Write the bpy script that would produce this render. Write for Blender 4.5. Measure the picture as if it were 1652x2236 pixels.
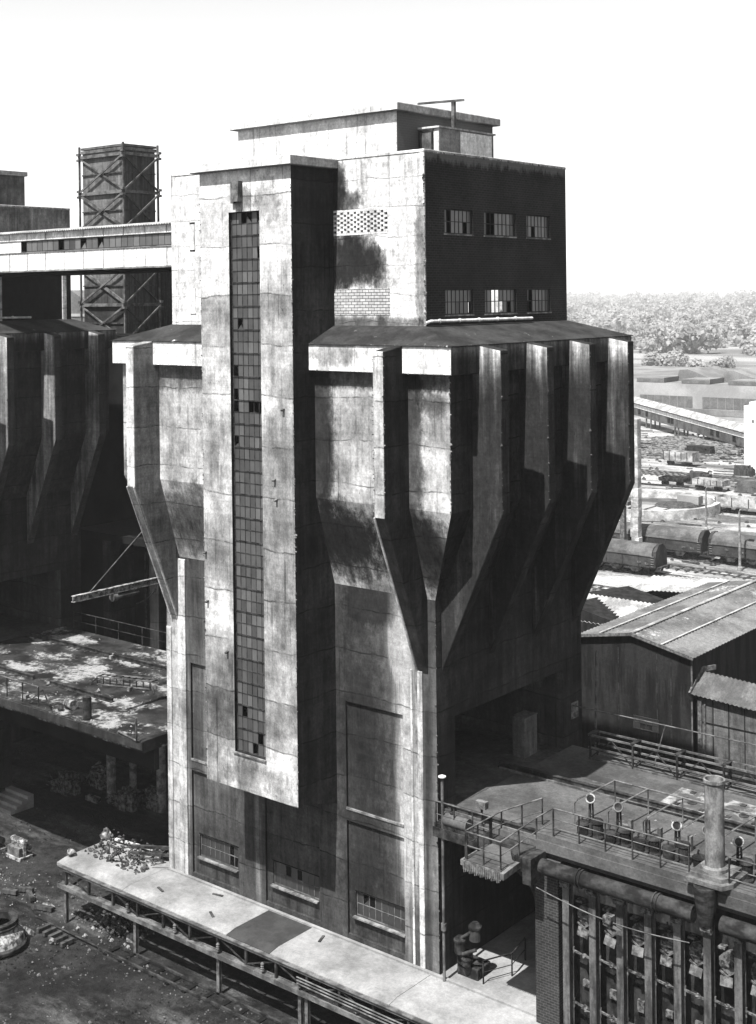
import bpy, bmesh, math, random
from math import sin, cos, pi, radians
from mathutils import Vector, Matrix
random.seed(7)
for o in list(bpy.data.objects): bpy.data.objects.remove(o)
SC = bpy.context.scene; COL = SC.collection

# ------------------------------------------------------------------ camera
YAW, PITCH, ROLL = 0.69, 0.0053, -0.0117
CAM = Vector((34.4856, -45.4445, 29.5154))
fwd = Vector((-sin(YAW)*cos(PITCH), cos(YAW)*cos(PITCH), -sin(PITCH)))
r0 = Vector((cos(YAW), sin(YAW), 0)); u0 = r0.cross(fwd)
rr = r0*cos(ROLL)+u0*sin(ROLL); uu = -r0*sin(ROLL)+u0*cos(ROLL)
cd = bpy.data.cameras.new('camera'); cam = bpy.data.objects.new('camera', cd); COL.objects.link(cam)
cam.matrix_world = Matrix(((rr.x, uu.x, -fwd.x, CAM.x), (rr.y, uu.y, -fwd.y, CAM.y), (rr.z, uu.z, -fwd.z, CAM.z), (0, 0, 0, 1)))
cd.sensor_fit = 'HORIZONTAL'; cd.sensor_width = 36; cd.lens = 2875.9/1652*36
cd.shift_y = -(1118-662.36)/1652
cd.clip_start = .5; cd.clip_end = 9000
SC.camera = cam
# ------------------------------------------------------------------ sky, sun, exposure
SUN_EL, SUN_AZ = radians(61), radians(4)     # azimuth measured from -Y towards +X
W = bpy.data.worlds.new('World'); SC.world = W; W.use_nodes = True
nt = W.node_tree; nt.nodes.clear()
sky = nt.nodes.new('ShaderNodeTexSky'); sky.sky_type = 'NISHITA'; sky.sun_disc = False
sky.sun_elevation = SUN_EL; sky.sun_rotation = pi-SUN_AZ; sky.air_density = 1.0; sky.dust_density = 1.0; sky.ozone_density = 1.0
bw = nt.nodes.new('ShaderNodeRGBToBW'); bg = nt.nodes.new('ShaderNodeBackground'); wo = nt.nodes.new('ShaderNodeOutputWorld')
nt.links.new(sky.outputs[0], bw.inputs[0]); nt.links.new(bw.outputs[0], bg.inputs[0]); nt.links.new(bg.outputs[0], wo.inputs[0])
bg.inputs[1].default_value = 0.105
sl = bpy.data.lights.new('sun', 'SUN'); so = bpy.data.objects.new('sun', sl); COL.objects.link(so)
sl.energy = 5.0; sl.angle = radians(.53); sl.color = (1, .99, .975)
sdir = Vector((sin(SUN_AZ)*cos(SUN_EL), -cos(SUN_AZ)*cos(SUN_EL), sin(SUN_EL)))
so.rotation_euler = sdir.to_track_quat('Z', 'Y').to_euler(); so.location = (0, -60, 90)
SC.view_settings.view_transform = 'Standard'; SC.view_settings.look = 'None'
SC.cycles.volume_bounces = 3
SC.view_settings.exposure = 1.47; SC.view_settings.gamma = 1

# ------------------------------------------------------------------ node materials (all greys: the place is shown in black and white)
class NT:
    def __init__(s, name):
        s.m = bpy.data.materials.new(name); s.m.use_nodes = True
        s.t = s.m.node_tree; s.b = s.t.nodes['Principled BSDF']; s._p = None
    def n(s, typ): return s.t.nodes.new(typ)
    def put(s, sock, v):
        if isinstance(v, bpy.types.NodeSocket): s.t.links.new(v, sock)
        else: sock.default_value = v
    def math(s, op, a, b=0.0, c=0.0, clamp=False):
        k = s.n('ShaderNodeMath'); k.operation = op; k.use_clamp = clamp
        s.put(k.inputs[0], a); s.put(k.inputs[1], b)
        if op in ('MULTIPLY_ADD', 'WRAP'): s.put(k.inputs[2], c)
        return k.outputs[0]
    def vm(s, op, a, b):
        k = s.n('ShaderNodeVectorMath'); k.operation = op; s.put(k.inputs[0], a)
        if b is not None: s.put(k.inputs[1], b)
        return k.outputs['Value'] if op == 'LENGTH' else k.outputs[0]
    @property
    def pos(s):
        if s._p is None: s._p = s.n('ShaderNodeNewGeometry').outputs['Position']
        return s._p
    def xyz(s):
        k = s.n('ShaderNodeSeparateXYZ'); s.put(k.inputs[0], s.pos); return k.outputs
    def noise(s, sc=(1, 1, 1), detail=4, rough=.55, off=(0, 0, 0)):
        v = s.vm('MULTIPLY', s.pos, sc)
        if any(off): v = s.vm('ADD', v, off)
        k = s.n('ShaderNodeTexNoise'); s.put(k.inputs['Vector'], v); k.inputs['Scale'].default_value = 1
        k.inputs['Detail'].default_value = detail; k.inputs['Roughness'].default_value = rough
        return k.outputs[0]
    def rng(s, v, a, b, c=0.0, d=1.0, smooth=True):
        k = s.n('ShaderNodeMapRange'); k.interpolation_type = 'SMOOTHSTEP' if smooth else 'LINEAR'
        s.put(k.inputs[0], v); k.inputs[1].default_value = a; k.inputs[2].default_value = b; k.inputs[3].default_value = c; k.inputs[4].default_value = d
        return k.outputs[0]
    def mix(s, f, a, b): # value mix a + f*(b-a)
        d = s.math('SUBTRACT', b, a); return s.math('MULTIPLY_ADD', f, d, a)
    def out(s, v, rough=.85, bump=None, bs=.3, bd=.02):
        s.put(s.b.inputs['Base Color'], v if isinstance(v, bpy.types.NodeSocket) else (v, v, v, 1))
        s.b.inputs['Roughness'].default_value = rough
        s.b.inputs['Specular IOR Level'].default_value = .04
        if bump is not None:
            k = s.n('ShaderNodeBump'); k.inputs['Strength'].default_value = bs; k.inputs['Distance'].default_value = bd
            s.put(k.inputs['Height'], bump); s.put(s.b.inputs['Normal'], k.outputs[0])
        return s.m

def concrete(name, light, dark, soot=.3, soot_amt=1.1, streak=.6, bands=1.95, band_amt=.28, blobs=(), hgrad=None, xgrad=None, seed=0, grain=.35, pocks=True):
    """weathered cast concrete: pour bands, rain streaks, soot; blobs (centre, radii, amount) add soot, in places painted shade"""
    t = NT(name); o = (seed*7.3, seed*3.1, seed*5.7)
    big = t.noise((.33, .33, .33), 6, .6, o)
    st = t.noise((2.6, 2.6, .14), 5, .65, o)
    mid = t.noise((1.5, 1.5, .9), 6, .7, o)
    fine = t.noise((9.5, 9.5, 9.5), 4, .8)
    x, y, z = t.xyz()
    m2 = t.noise((4.5, 4.5, 3.2), 8, .75, o); board = t.noise((.35, .35, 8), 3, .6, o); st2 = t.noise((6.5, 6.5, .2), 4, .62, o)
    base = t.math('MULTIPLY_ADD', t.math('SUBTRACT', mid, .5), 1.7, 1.0)
    for nz_, amp in ((m2, 1.9), (board, .55), (fine, grain*3.6)):
        base = t.math('MULTIPLY', base, t.math('MULTIPLY_ADD', t.math('SUBTRACT', nz_, .5), amp, 1.0))
    runs = t.math('MULTIPLY', t.rng(st2, .55, .70), t.rng(big, .35, .6))
    base = t.math('MULTIPLY', base, t.math('MULTIPLY_ADD', runs, -.55, 1.0))
    base = t.math('MAXIMUM', base, .12)
    if bands:
        wob = t.noise((.45, .45, .2), 4, .6, (9, 2, 4))
        zz = t.math('MULTIPLY_ADD', wob, .55, z)
        q = t.math('DIVIDE', zz, bands); fl = t.math('FLOOR', q); fr = t.math('FRACT', q)
        wn = t.n('ShaderNodeTexWhiteNoise'); wn.noise_dimensions = '1D'; t.put(wn.inputs['W'], fl)
        base = t.math('MULTIPLY', base, t.math('MULTIPLY_ADD', t.math('SUBTRACT', wn.outputs[0], .5), band_amt, 1.0))
        ln = t.rng(t.math('ABSOLUTE', t.math('SUBTRACT', fr, .5)), .474, .497)       # seam
        ln = t.math('MULTIPLY', ln, t.rng(mid, .35, .6))
        base = t.math('MULTIPLY', base, t.math('MULTIPLY_ADD', ln, -.72, 1.0))
        drip = t.math('MULTIPLY', t.rng(fr, .15, .5), t.rng(fr, .62, .5))
        base = t.math('MULTIPLY', base, t.math('MULTIPLY_ADD', t.math('MULTIPLY', drip, t.rng(st, .45, .7)), -.35, 1.0))
    s = t.math('MULTIPLY_ADD', t.math('SUBTRACT', big, .5), soot_amt, soot)
    s = t.math('MULTIPLY_ADD', t.math('SUBTRACT', st, .5), streak, s)
    for (c, r, a) in blobs:
        d = t.vm('LENGTH', t.vm('DIVIDE', t.vm('SUBTRACT', t.pos, c), r), None)
        d = t.math('MULTIPLY_ADD', t.math('SUBTRACT', mid, .5), .9, d); d = t.math('MULTIPLY_ADD', t.math('SUBTRACT', st, .5), .8, d); d = t.math('MULTIPLY_ADD', t.math('SUBTRACT', m2, .5), .6, d)
        s = t.math('MULTIPLY_ADD', t.rng(d, 1.25, .45), a, s)
    if hgrad: s = t.math('MULTIPLY_ADD', t.rng(z, hgrad[0], hgrad[1]), hgrad[2], s)
    if xgrad: s = t.math('MULTIPLY_ADD', t.rng(x, xgrad[0], xgrad[1]), xgrad[2], s)
    s = t.math('MULTIPLY', s, 1.0, clamp=True)
    # soot and painted shade mix in log space so that streaks stay visible in both
    k = t.math('MULTIPLY', t.math('POWER', dark/light, s), light)
    v = t.math('MULTIPLY', k, base)
    if pocks:
        pk = t.rng(t.noise((7, 7, 3.5), 2, .5, (3, 3, 3)), .70, .76)
        v = t.math('MULTIPLY', v, t.math('MULTIPLY_ADD', pk, -.45, 1.0))
    h = t.math('ADD', mid, t.math('MULTIPLY', fine, .3))
    return t.out(v, .9, h, .35, .03)

def brick(name, c1, mortar, scale=1.0, axis='Y', wear=.3):
    t = NT(name); x, y, z = t.xyz()
    cb = t.n('ShaderNodeCombineXYZ'); t.put(cb.inputs[0], t.math('ADD', x, y)); t.put(cb.inputs[1], z)
    k = t.n('ShaderNodeTexBrick'); t.put(k.inputs['Vector'], cb.outputs[0])
    k.inputs['Scale'].default_value = 1; k.inputs['Brick Width'].default_value = .27*scale; k.inputs['Row Height'].default_value = .11*scale
    k.inputs['Mortar Size'].default_value = .012*scale; k.inputs['Mortar Smooth'].default_value = .1; k.inputs['Bias'].default_value = 0
    k.inputs['Color1'].default_value = (c1, c1, c1, 1); k.inputs['Color2'].default_value = (c1*.7,)*3+(1,); k.inputs['Mortar'].default_value = (mortar,)*3+(1,)
    b = t.n('ShaderNodeRGBToBW'); t.put(b.inputs[0], k.outputs[0])
    nz = t.noise((.5, .5, .35), 6, .7); f = t.noise((9, 9, 9), 2, .6)
    v = t.math('MULTIPLY', b.outputs[0], t.math('MULTIPLY_ADD', t.math('SUBTRACT', nz, .5), 2*wear, 1.0))
    v = t.math('MULTIPLY', v, t.math('MULTIPLY_ADD', t.math('SUBTRACT', f, .5), .9, 1.0))
    if name.startswith('dark'):
        e = t.noise((3, 3, 1), 5, .7, (1, 2, 3)); zz = t.math('MULTIPLY_ADD', t.math('SUBTRACT', e, .5), 1.3, z)
        v = t.math('MULTIPLY_ADD', t.rng(zz, 35.35, 35.75), .07, v)
    return t.out(v, .9, b.outputs[0], .4, .01)

def rough_mat(name, a, b, sc=(1, 1, 1), lo=.4, hi=.6, detail=6, grain=.4, rough=.9, patch=None, bump=.3, spec=None):
    """two-tone noise, optional bright patches (value, threshold, scale)"""
    t = NT(name)
    n1 = t.noise(sc, detail, .62); f = t.noise((11, 11, 11), 3, .7)
    v = t.mix(t.rng(n1, lo, hi), a, b)
    g2 = t.noise((3.7, 3.7, 3.7), 7, .75, (5, 1, 7))
    if patch:
        p = t.rng(t.math('MULTIPLY_ADD', t.math('SUBTRACT', g2, .5), .35, t.noise(patch[2], 8, .65, (17, 5, 2))), patch[1], patch[1]+.12); v = t.mix(p, v, patch[0])
    v = t.math('MULTIPLY', v, t.math('MULTIPLY_ADD', t.math('SUBTRACT', f, .5), grain*2.6, 1.0))
    v = t.math('MAXIMUM', t.math('MULTIPLY', v, t.math('MULTIPLY_ADD', t.math('SUBTRACT', g2, .5), grain*4, 1.0)), .002)
    m = t.out(v, rough, t.math('ADD', n1, t.math('MULTIPLY', f, .5)), bump, .05)
    if spec is not None: t.b.inputs['Specular IOR Level'].default_value = spec
    return m

def glass_mat(name, v, rough=.35):
    t = NT(name); n = t.noise((2, 2, 1.2), 4, .6)
    c = t.math('MULTIPLY', t.math('MULTIPLY_ADD', n, 1.0, .5), v)
    m = t.out(c, rough); t.b.inputs['Specular IOR Level'].default_value = .5
    return m

M = {}
M['white_wall'] = concrete('whitewashed_concrete', .40, .016, soot=-.05, soot_amt=.9, streak=.6, bands=1.3, band_amt=.1, seed=1, blobs=[
    ((-5.9, .2, 34.7), (.9, 3, 1.3), .95), ((-5.4, .2, 33.9), (1.4, 3, .6), .7), ((-5.6, .2, 31.15), (1.5, 3, 1.6), .95), ((-4.3, .2, 31.1), (1.3, 3, 1.45), .75), ((-3.4, .2, 30.9), (.9, 3, 1.0), .35), ((-3.0, .2, 29.5), (.5, 3, 1.6), .3), ((-.8, .2, 31), (.35, 3, 3.2), .38), ((-4, .2, 28.3), (4, 3, .35), .5)])
M['pale_wall'] = concrete('pale_penthouse_render', .42, .10, soot=-.2, soot_amt=.4, streak=.3, bands=0, seed=2)
M['stair_front'] = concrete('stair_tower_concrete', .35, .04, soot=.26, soot_amt=2.0, streak=.5, bands=2.3, band_amt=.6, seed=3, hgrad=(27, 35, -.55), blobs=[
    ((-7.2, -2.6, 34.0), (.9, 3, 1.5), .5), ((-8.8, -2.6, 34.1), (.7, 3, .7), .6), ((-8.8, -2.6, 7.4), (1.6, 3, .9), .35), ((-9, -2.6, 12), (5, 3, 4), .18)])
M['panel'] = concrete('bunker_front_concrete', .32, .014, soot=.08, soot_amt=1.3, streak=.35, bands=1.95, band_amt=.4, seed=4, blobs=[  # blobs: soot, plus shade painted under the fascia and on the hopper slopes
    ((-5.5, -1.2, 23), (.9, 3, 5), .8), ((-4.9, -.5, 18.5), (2.7, 3, 1.9), .95), ((-.3, -1.2, 23), (.75, 3, 5), .55), ((1.3, -1.0, 19.8), (.55, 3, 2.0), -.45), ((0, -1, 18.3), (3, 3, 1.9), .75), ((1.0, -1.2, 24.9), (.9, 3, .6), .35), ((-3, -1.2, 25.9), (9, 3, .5), .5),
    ((-14.5, -1.2, 25.6), (4, 3, .7), .4), ((-14, -.5, 18.3), (3, 3, 2), .45)])
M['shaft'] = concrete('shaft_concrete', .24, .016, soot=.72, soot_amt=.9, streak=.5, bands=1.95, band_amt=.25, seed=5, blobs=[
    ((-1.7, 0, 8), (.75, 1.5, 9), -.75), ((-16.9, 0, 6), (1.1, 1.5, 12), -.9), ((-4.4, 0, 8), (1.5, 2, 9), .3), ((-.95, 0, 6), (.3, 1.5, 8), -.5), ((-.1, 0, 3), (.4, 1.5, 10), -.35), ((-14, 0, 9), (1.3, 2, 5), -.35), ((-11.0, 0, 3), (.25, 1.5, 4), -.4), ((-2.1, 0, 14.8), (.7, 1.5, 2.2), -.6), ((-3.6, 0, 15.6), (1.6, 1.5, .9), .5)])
M['dark_side'] = concrete('sooty_shaded_concrete', .045, .006, soot=.5, soot_amt=1.3, streak=1.0, bands=1.95, band_amt=.3, seed=6, pocks=False)  # soot tone with the shade of sunless faces put in
M['fascia_front'] = concrete('fascia_front_concrete', .42, .03, soot=-.12, soot_amt=.9, streak=.9, bands=0, seed=7, blobs=[((-4.2, -1.6, 27.0), (1.6, 2, .8), .45)])
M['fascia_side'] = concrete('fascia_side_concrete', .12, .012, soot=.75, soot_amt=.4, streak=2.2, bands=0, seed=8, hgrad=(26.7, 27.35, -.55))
M['rib_lit'] = concrete('rib_south_concrete', .45, .017, soot=1.05, soot_amt=.6, streak=2.0, bands=0, seed=9, hgrad=(25.0, 27.4, -.9))  # rib tone grows paler towards the top
M['rib_front'] = concrete('rib_front_concrete', .40, .03, soot=.12, soot_amt=1.3, streak=.9, bands=1.95, band_amt=.2, seed=10)
M['side2'] = concrete('block_side_concrete', .22, .008, soot=1.15, soot_amt=.8, streak=.8, bands=0, seed=21, hgrad=(32.2, 34.4, -.85))
M['side3'] = concrete('old_fascia_concrete', .25, .012, soot=.95, soot_amt=.6, streak=2.0, bands=0, seed=22, hgrad=(26.5, 27.3, -.6))
M['dark_side2'] = concrete('grey_sooty_shaded_concrete', .07, .012, soot=.55, soot_amt=1.2, streak=1.0, bands=1.95, seed=23, pocks=False)
M['rib_lit2'] = concrete('lit_rib_concrete', .36, .03, soot=.55, soot_amt=1.0, streak=1.8, bands=0, seed=24, hgrad=(25.0, 27.2, -.5))  # second tower's ribs: sunlight put into the lighter tone
M['rib_side'] = concrete('grey_rib_side', .20, .05, soot=.4, soot_amt=1.0, streak=.8, bands=1.95, seed=25)
M['iron_pale'] = rough_mat('pale_scrap_iron', .05, .26, (4, 4, 4), grain=.5)
M['chip_pale'] = rough_mat('fresh_spall', .07, .2, (3, 3, 3)); M['chip_dark'] = rough_mat('sooty_spall', .02, .08, (3, 3, 3))
M['felt'] = rough_mat('roofing_felt', .016, .03, (.5, .5, .5), patch=(.35, .66, (1.1, 1.1, 1.1)))
M['dark_brick'] = brick('dark_sooty_brick', .015, .028, wear=.9)
M['white_brick'] = brick('white_glazed_brick', .36, .035, 1.25, wear=.3)
M['pier_brick'] = brick('oven_pier_brick', .025, .05, 1.0, wear=.8)
M['fascia_dark'] = concrete('dark_coping', .32, .09, soot=.4, soot_amt=.6, streak=.8, bands=0, seed=12)
M['glassA'] = glass_mat('grimy_pane_mid', .055); M['glassB'] = glass_mat('grimy_pane_pale', .085); M['glassC'] = glass_mat('grimy_pane_dark', .02)
M['glassW'] = glass_mat('wired_pane_mid', .045, .5); M['glassV'] = glass_mat('wired_pane_dark', .03, .5); M['glassU'] = glass_mat('wired_pane_pale', .065, .5)
M['frame'] = rough_mat('rusty_window_frame', .02, .04, grain=.3); M['frame_light'] = rough_mat('weathered_frame', .10, .2)
M['sill'] = rough_mat('pale_sill', .06, .16, (2, 2, 2))
M['steel'] = rough_mat('sooty_steel', .01, .035, (2, 2, 2)); M['steel_light'] = rough_mat('worn_grey_steel', .04, .10, (1.5, 1.5, 1.5))
M['steel_pale'] = rough_mat('pale_painted_steel', .25, .42, (1.5, 1.5, .6))
M['pale_timber'] = rough_mat('bleached_timber', .04, .2, (1.5, 1.5, 3), grain=.5)
M['grit'] = rough_mat('cinder_grit', .012, .09, (.9, .9, .9), .45, .62, grain=.5)
M['black'] = rough_mat('soot_black', .003, .008, (.5, .5, .5), grain=.3)
M['inner'] = rough_mat('dark_interior', .006, .015, (1, 1, .4))
M['clad'] = concrete('white_gallery_cladding', .52, .12, soot=-.15, soot_amt=.5, streak=.7, bands=0, seed=13, pocks=False)
M['roof_sheet'] = rough_mat('pale_corrugated_sheet', .15, .28, (.6, .6, .6))
M['roof_sheet2'] = rough_mat('grey_corrugated_sheet', .06, .11, (.25, .25, .25), patch=(.30, .58, (.12, .12, .12)))
M['lean_sheet'] = rough_mat('leanto_corrugated_sheet', .06, .10, (.6, .6, .6))
M['shed_wall'] = rough_mat('dark_sheet_cladding', .008, .018, (1.5, 1.5, .25))
M['shed_panel'] = concrete('leanto_panels', .12, .03, soot=.4, soot_amt=1.0, streak=1.4, bands=0, seed=14, pocks=False)
M['timber'] = concrete('weathered_boards', .14, .02, soot=.25, soot_amt=.6, streak=1.2, bands=0, seed=31, hgrad=(31.5, 28, .8), pocks=False); M['timber_dark'] = rough_mat('dark_weathered_boards', .022, .05, (4, 4, .25)); M['beam'] = rough_mat('old_timber_beams', .04, .10, (1.5, 1.5, 1.5))  # timber tone darkens downwards along the tower
M['platform'] = rough_mat('sunbleached_platform_concrete', .10, .21, (.35, .35, .35), .3, .7, patch=(.07, .69, (.8, .8, .8)), grain=.25)
M['platform_dark'] = rough_mat('dark_platform_panel', .025, .035, (.8, .8, .8), grain=.2)
M['deck'] = rough_mat('gritty_oven_deck', .036, .07, (.4, .4, .4), .35, .65, patch=(.1, .64, (.7, .7, .7)))
M['deck_pale'] = rough_mat('pale_charging_pavement', .05, .2, (1.2, 1.2, 1.2), .42, .6)
M['deck_left'] = rough_mat('coal_deck_with_spill', .008, .024, (.6, .6, .6), patch=(.17, .50, (.28, .42, .4)))
M['oven'] = rough_mat('oven_brickwork', .008, .025, (2, 2, 1)); M['buck'] = rough_mat('buckstay_steel', .03, .08, (2.5, 2.5, .5)); M['pipe'] = rough_mat('sooty_main', .009, .03, (1.2, 1.2, 3))
M['door'] = rough_mat('dusty_cast_iron', .02, .10, (5, 5, 5)); M['flap'] = rough_mat('dusty_flap', .05, .11, (4, 4, 4))
M['stack'] = rough_mat('worn_stack_steel', .06, .14, (2, 2, 1), patch=(.025, .68, (1.5, 1.5, 1.5)))
M['stone'] = rough_mat('pale_rubble', .04, .18, (3, 3, 3)); M['stone_dark'] = rough_mat('dark_rubble', .02, .06, (3, 3, 3))
M['lamp'] = rough_mat('pale_lamp_post', .1, .2)
M['wagon'] = rough_mat('dark_wagon_paint', .02, .04, (.4, .4, .4)); M['wagon_roof'] = rough_mat('dusty_wagon_roof', .045, .085, (.5, .5, .5)); M['wagon_pale'] = rough_mat('pale_wagon', .12, .3, (.5, .5, .5))
M['hall'] = rough_mat('pale_hall_wall', .17, .24, (.1, .1, .1), grain=.2); M['hall_glass'] = rough_mat('hall_glazing', .07, .10, (.5, .5, .5)); M['hall_roof'] = rough_mat('hall_roof', .09, .15, (.1, .1, .1))
M['tank'] = rough_mat('tank_concrete', .18, .38, (.6, .6, .8)); M['water'] = rough_mat('tank_sludge', .04, .12, (.3, .3, .3), rough=.4)
M['foliage'] = rough_mat('foliage', .2, .34, (.07, .07, .05), grain=.1)
_t = M['foliage'].node_tree; _tr = _t.nodes.new('ShaderNodeBsdfTranslucent'); _tr.inputs[0].default_value = (.4, .4, .4, 1); _mx = _t.nodes.new('ShaderNodeMixShader'); _mx.inputs[0].default_value = .5
_t.links.new(_t.nodes['Principled BSDF'].outputs[0], _mx.inputs[1]); _t.links.new(_tr.outputs[0], _mx.inputs[2]); _t.links.new(_mx.outputs[0], _t.nodes['Material Output'].inputs[0]); M['bark'] = rough_mat('bark', .04, .07)
M['white_paint'] = rough_mat('white_panel', .4, .55)

def ground_mat():
    t = NT('works_ground'); x, y, z = t.xyz()
    n1 = t.noise((.16, .16, .16), 7, .65); n2 = t.noise((.6, .6, .6), 6, .65, (4, 4, 4)); f = t.noise((9, 9, 9), 3, .75)
    v = t.mix(t.rng(n1, .42, .62), .009, .022)
    v = t.mix(t.rng(n2, .60, .72), v, .03)
    g3 = t.noise((2.2, 2.2, 2.2), 8, .75, (2, 9, 1)); g4 = t.noise((.09, .3, .2), 6, .7, (3, 3, 3))
    v = t.mix(t.math('MULTIPLY', t.rng(g4, .48, .66), .85), v, .065)
    # railway yard behind the works: bleached ballast, beyond it meadow
    w = t.math('MULTIPLY_ADD', t.math('SUBTRACT', n1, .5), 14, y)
    nn = t.noise((.05, .22, .1), 6, .7, (1, 8, 2))
    pale = t.mix(t.rng(nn, .38, .62), .07, .28)
    v = t.mix(t.rng(w, 62, 76), v, pale)
    far = t.mix(t.rng(t.noise((.01, .02, .01), 5, .6), .4, .6), .09, .2)
    v = t.mix(t.rng(w, 240, 300), v, far)
    v = t.math('MULTIPLY', v, t.math('MULTIPLY_ADD', t.math('SUBTRACT', f, .5), 1.4, 1.0))
    v = t.math('MAXIMUM', t.math('MULTIPLY', v, t.math('MULTIPLY_ADD', t.math('SUBTRACT', g3, .5), 3.2, 1.0)), .003)
    return t.out(v, .95, t.math('ADD', g3, f), .7, .12)
M['ground'] = ground_mat()

# ------------------------------------------------------------------ mesh helper
class MB:
    def __init__(s): s.v = []; s.f = []; s.mi = []; s.smooth = []
    def add(s, vs, fs, mi=0, sm=False):
        b = len(s.v); s.v += [tuple(v) for v in vs]
        for i, f in enumerate(fs):
            s.f.append(tuple(b+j for j in f)); s.mi.append(mi[i] if isinstance(mi, (list, tuple)) else mi); s.smooth.append(sm)
        return s
    def box(s, x0, x1, y0, y1, z0, z1, mi=0):
        return s.add([(x0, y0, z0), (x1, y0, z0), (x1, y1, z0), (x0, y1, z0), (x0, y0, z1), (x1, y0, z1), (x1, y1, z1), (x0, y1, z1)],
              [(0, 3, 2, 1), (4, 5, 6, 7), (0, 1, 5, 4), (1, 2, 6, 5), (2, 3, 7, 6), (3, 0, 4, 7)], mi)
    def frustum(s, lo, hi, z0, z1, mi=0):
        (a, b, c, d), (e, f, g, h) = lo, hi
        return s.add([(a, c, z0), (b, c, z0), (b, d, z0), (a, d, z0), (e, g, z1), (f, g, z1), (f, h, z1), (e, h, z1)],
              [(0, 3, 2, 1), (4, 5, 6, 7), (0, 1, 5, 4), (1, 2, 6, 5), (2, 3, 7, 6), (3, 0, 4, 7)], mi)
    def beam(s, p, q, w, h=None, mi=0, up=(0, 0, 1)):
        p, q = Vector(p), Vector(q); h = h or w; d = (q-p).normalized(); up = Vector(up)
        if abs(d.dot(up)) > .98: up = Vector((0, 1, 0))
        a = d.cross(up).normalized()*w/2; b = a.cross(d).normalized()*h/2
        vs = [p-a-b, p+a-b, p+a+b, p-a+b, q-a-b, q+a-b, q+a+b, q-a+b]
        return s.add(vs, [(0, 3, 2, 1), (4, 5, 6, 7), (0, 1, 5, 4), (1, 2, 6, 5), (2, 3, 7, 6), (3, 0, 4, 7)], mi)
    def tube(s, pts, r, n=8, mi=0, cap=True):
        pts = [Vector(p) for p in pts]; rings = []
        for i, p in enumerate(pts):
            d = (pts[min(i+1, len(pts)-1)]-pts[max(i-1, 0)]).normalized()
            u = Vector((0, 0, 1)) if abs(d.z) < .95 else Vector((0, 1, 0))
            a = d.cross(u).normalized(); b = a.cross(d)
            ri = r[i] if isinstance(r, (list, tuple)) else r
            rings.append([p+a*ri*cos(2*pi*k/n)+b*ri*sin(2*pi*k/n) for k in range(n)])
        vs = [v for g in rings for v in g]; fs = []
        for i in range(len(pts)-1):
            for k in range(n): fs.append((i*n+k, i*n+(k+1) % n, (i+1)*n+(k+1) % n, (i+1)*n+k))
        s.add(vs, fs, mi, True)
        if cap: s.add(rings[0], [tuple(range(n))], mi); s.add(rings[-1], [tuple(reversed(range(n)))], mi)
        return s
    def lathe(s, c, prof, n=20, mi=0):
        vs = []; fs = []
        for (r, z) in prof:
            for k in range(n): vs.append((c[0]+r*cos(2*pi*k/n), c[1]+r*sin(2*pi*k/n), c[2]+z))
        for i in range(len(prof)-1):
            for k in range(n): fs.append((i*n+k, i*n+(k+1) % n, (i+1)*n+(k+1) % n, (i+1)*n+k))
        fs.append(tuple(range(n))[::-1]); fs.append(tuple(range((len(prof)-1)*n, len(prof)*n)))
        return s.add(vs, fs, mi)
    def prism(s, poly, axis, a, b, mi=0):
        """poly: list of 2D points; extruded along axis X/Y/Z between a and b"""
        def P(u, v, w): return {'X': (w, u, v), 'Y': (u, w, v), 'Z': (u, v, w)}[axis]
        n = len(poly); vs = [P(u, v, a) for u, v in poly]+[P(u, v, b) for u, v in poly]
        fs = [tuple(range(n)), tuple(range(2*n-1, n-1, -1))]+[(i, (i+1) % n, n+(i+1) % n, n+i) for i in range(n)]
        return s.add(vs, fs, mi)
    def rock(s, c, r, mi=0):
        vs = []; q = []
        for i in range(3):
            for k in range(5):
                a = 2*pi*k/5+i*.6+random.uniform(-.3, .3); z = (-.4, .25, .8)[i]*r; rad = (1, 1, .45)[i]*r*random.uniform(.7, 1.15)
                vs.append((c[0]+rad*cos(a), c[1]+rad*sin(a)*random.uniform(.7, 1), c[2]+z*random.uniform(.7, 1.1)))
        for i in range(2):
            for k in range(5): q.append((i*5+k, i*5+(k+1) % 5, i*5+5+(k+1) % 5, i*5+5+k))
        q.append((10, 11, 12, 13, 14)); return s.add(vs, q, mi)
    def corr(s, o, u, ul, v, vl, pitch, amp, mi=0, th=.03, wob=0):
        """corrugated sheet: o origin, u along the waves' row, v down the sheet"""
        o, u, v = Vector(o), Vector(u).normalized(), Vector(v).normalized(); n = u.cross(v).normalized()
        if n.z < 0: n = -n
        k = max(2, int(ul/pitch*4)); top = []; bot = []
        for i in range(k+1):
            t = ul*i/k; h = amp*(0, 1, 0, -1)[i % 4]
            w = random.uniform(-wob, wob)
            top += [o+u*t+n*h, o+u*t+v*(vl+w)+n*h]; bot += [o+u*t+n*(h-th), o+u*t+v*(vl+w)+n*(h-th)]
        vs = top+bot; m = len(top); fs = []
        for i in range(k):
            fs.append((2*i, 2*i+1, 2*i+3, 2*i+2)); fs.append((m+2*i, m+2*i+2, m+2*i+3, m+2*i+1))
            fs.append((2*i+1, m+2*i+1, m+2*i+3, 2*i+3)); fs.append((2*i, 2*i+2, m+2*i+2, m+2*i))
        fs.append((0, m, m+1, 1)); fs.append((2*k, 2*k+1, m+2*k+1, m+2*k))
        return s.add(vs, fs, mi)
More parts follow.
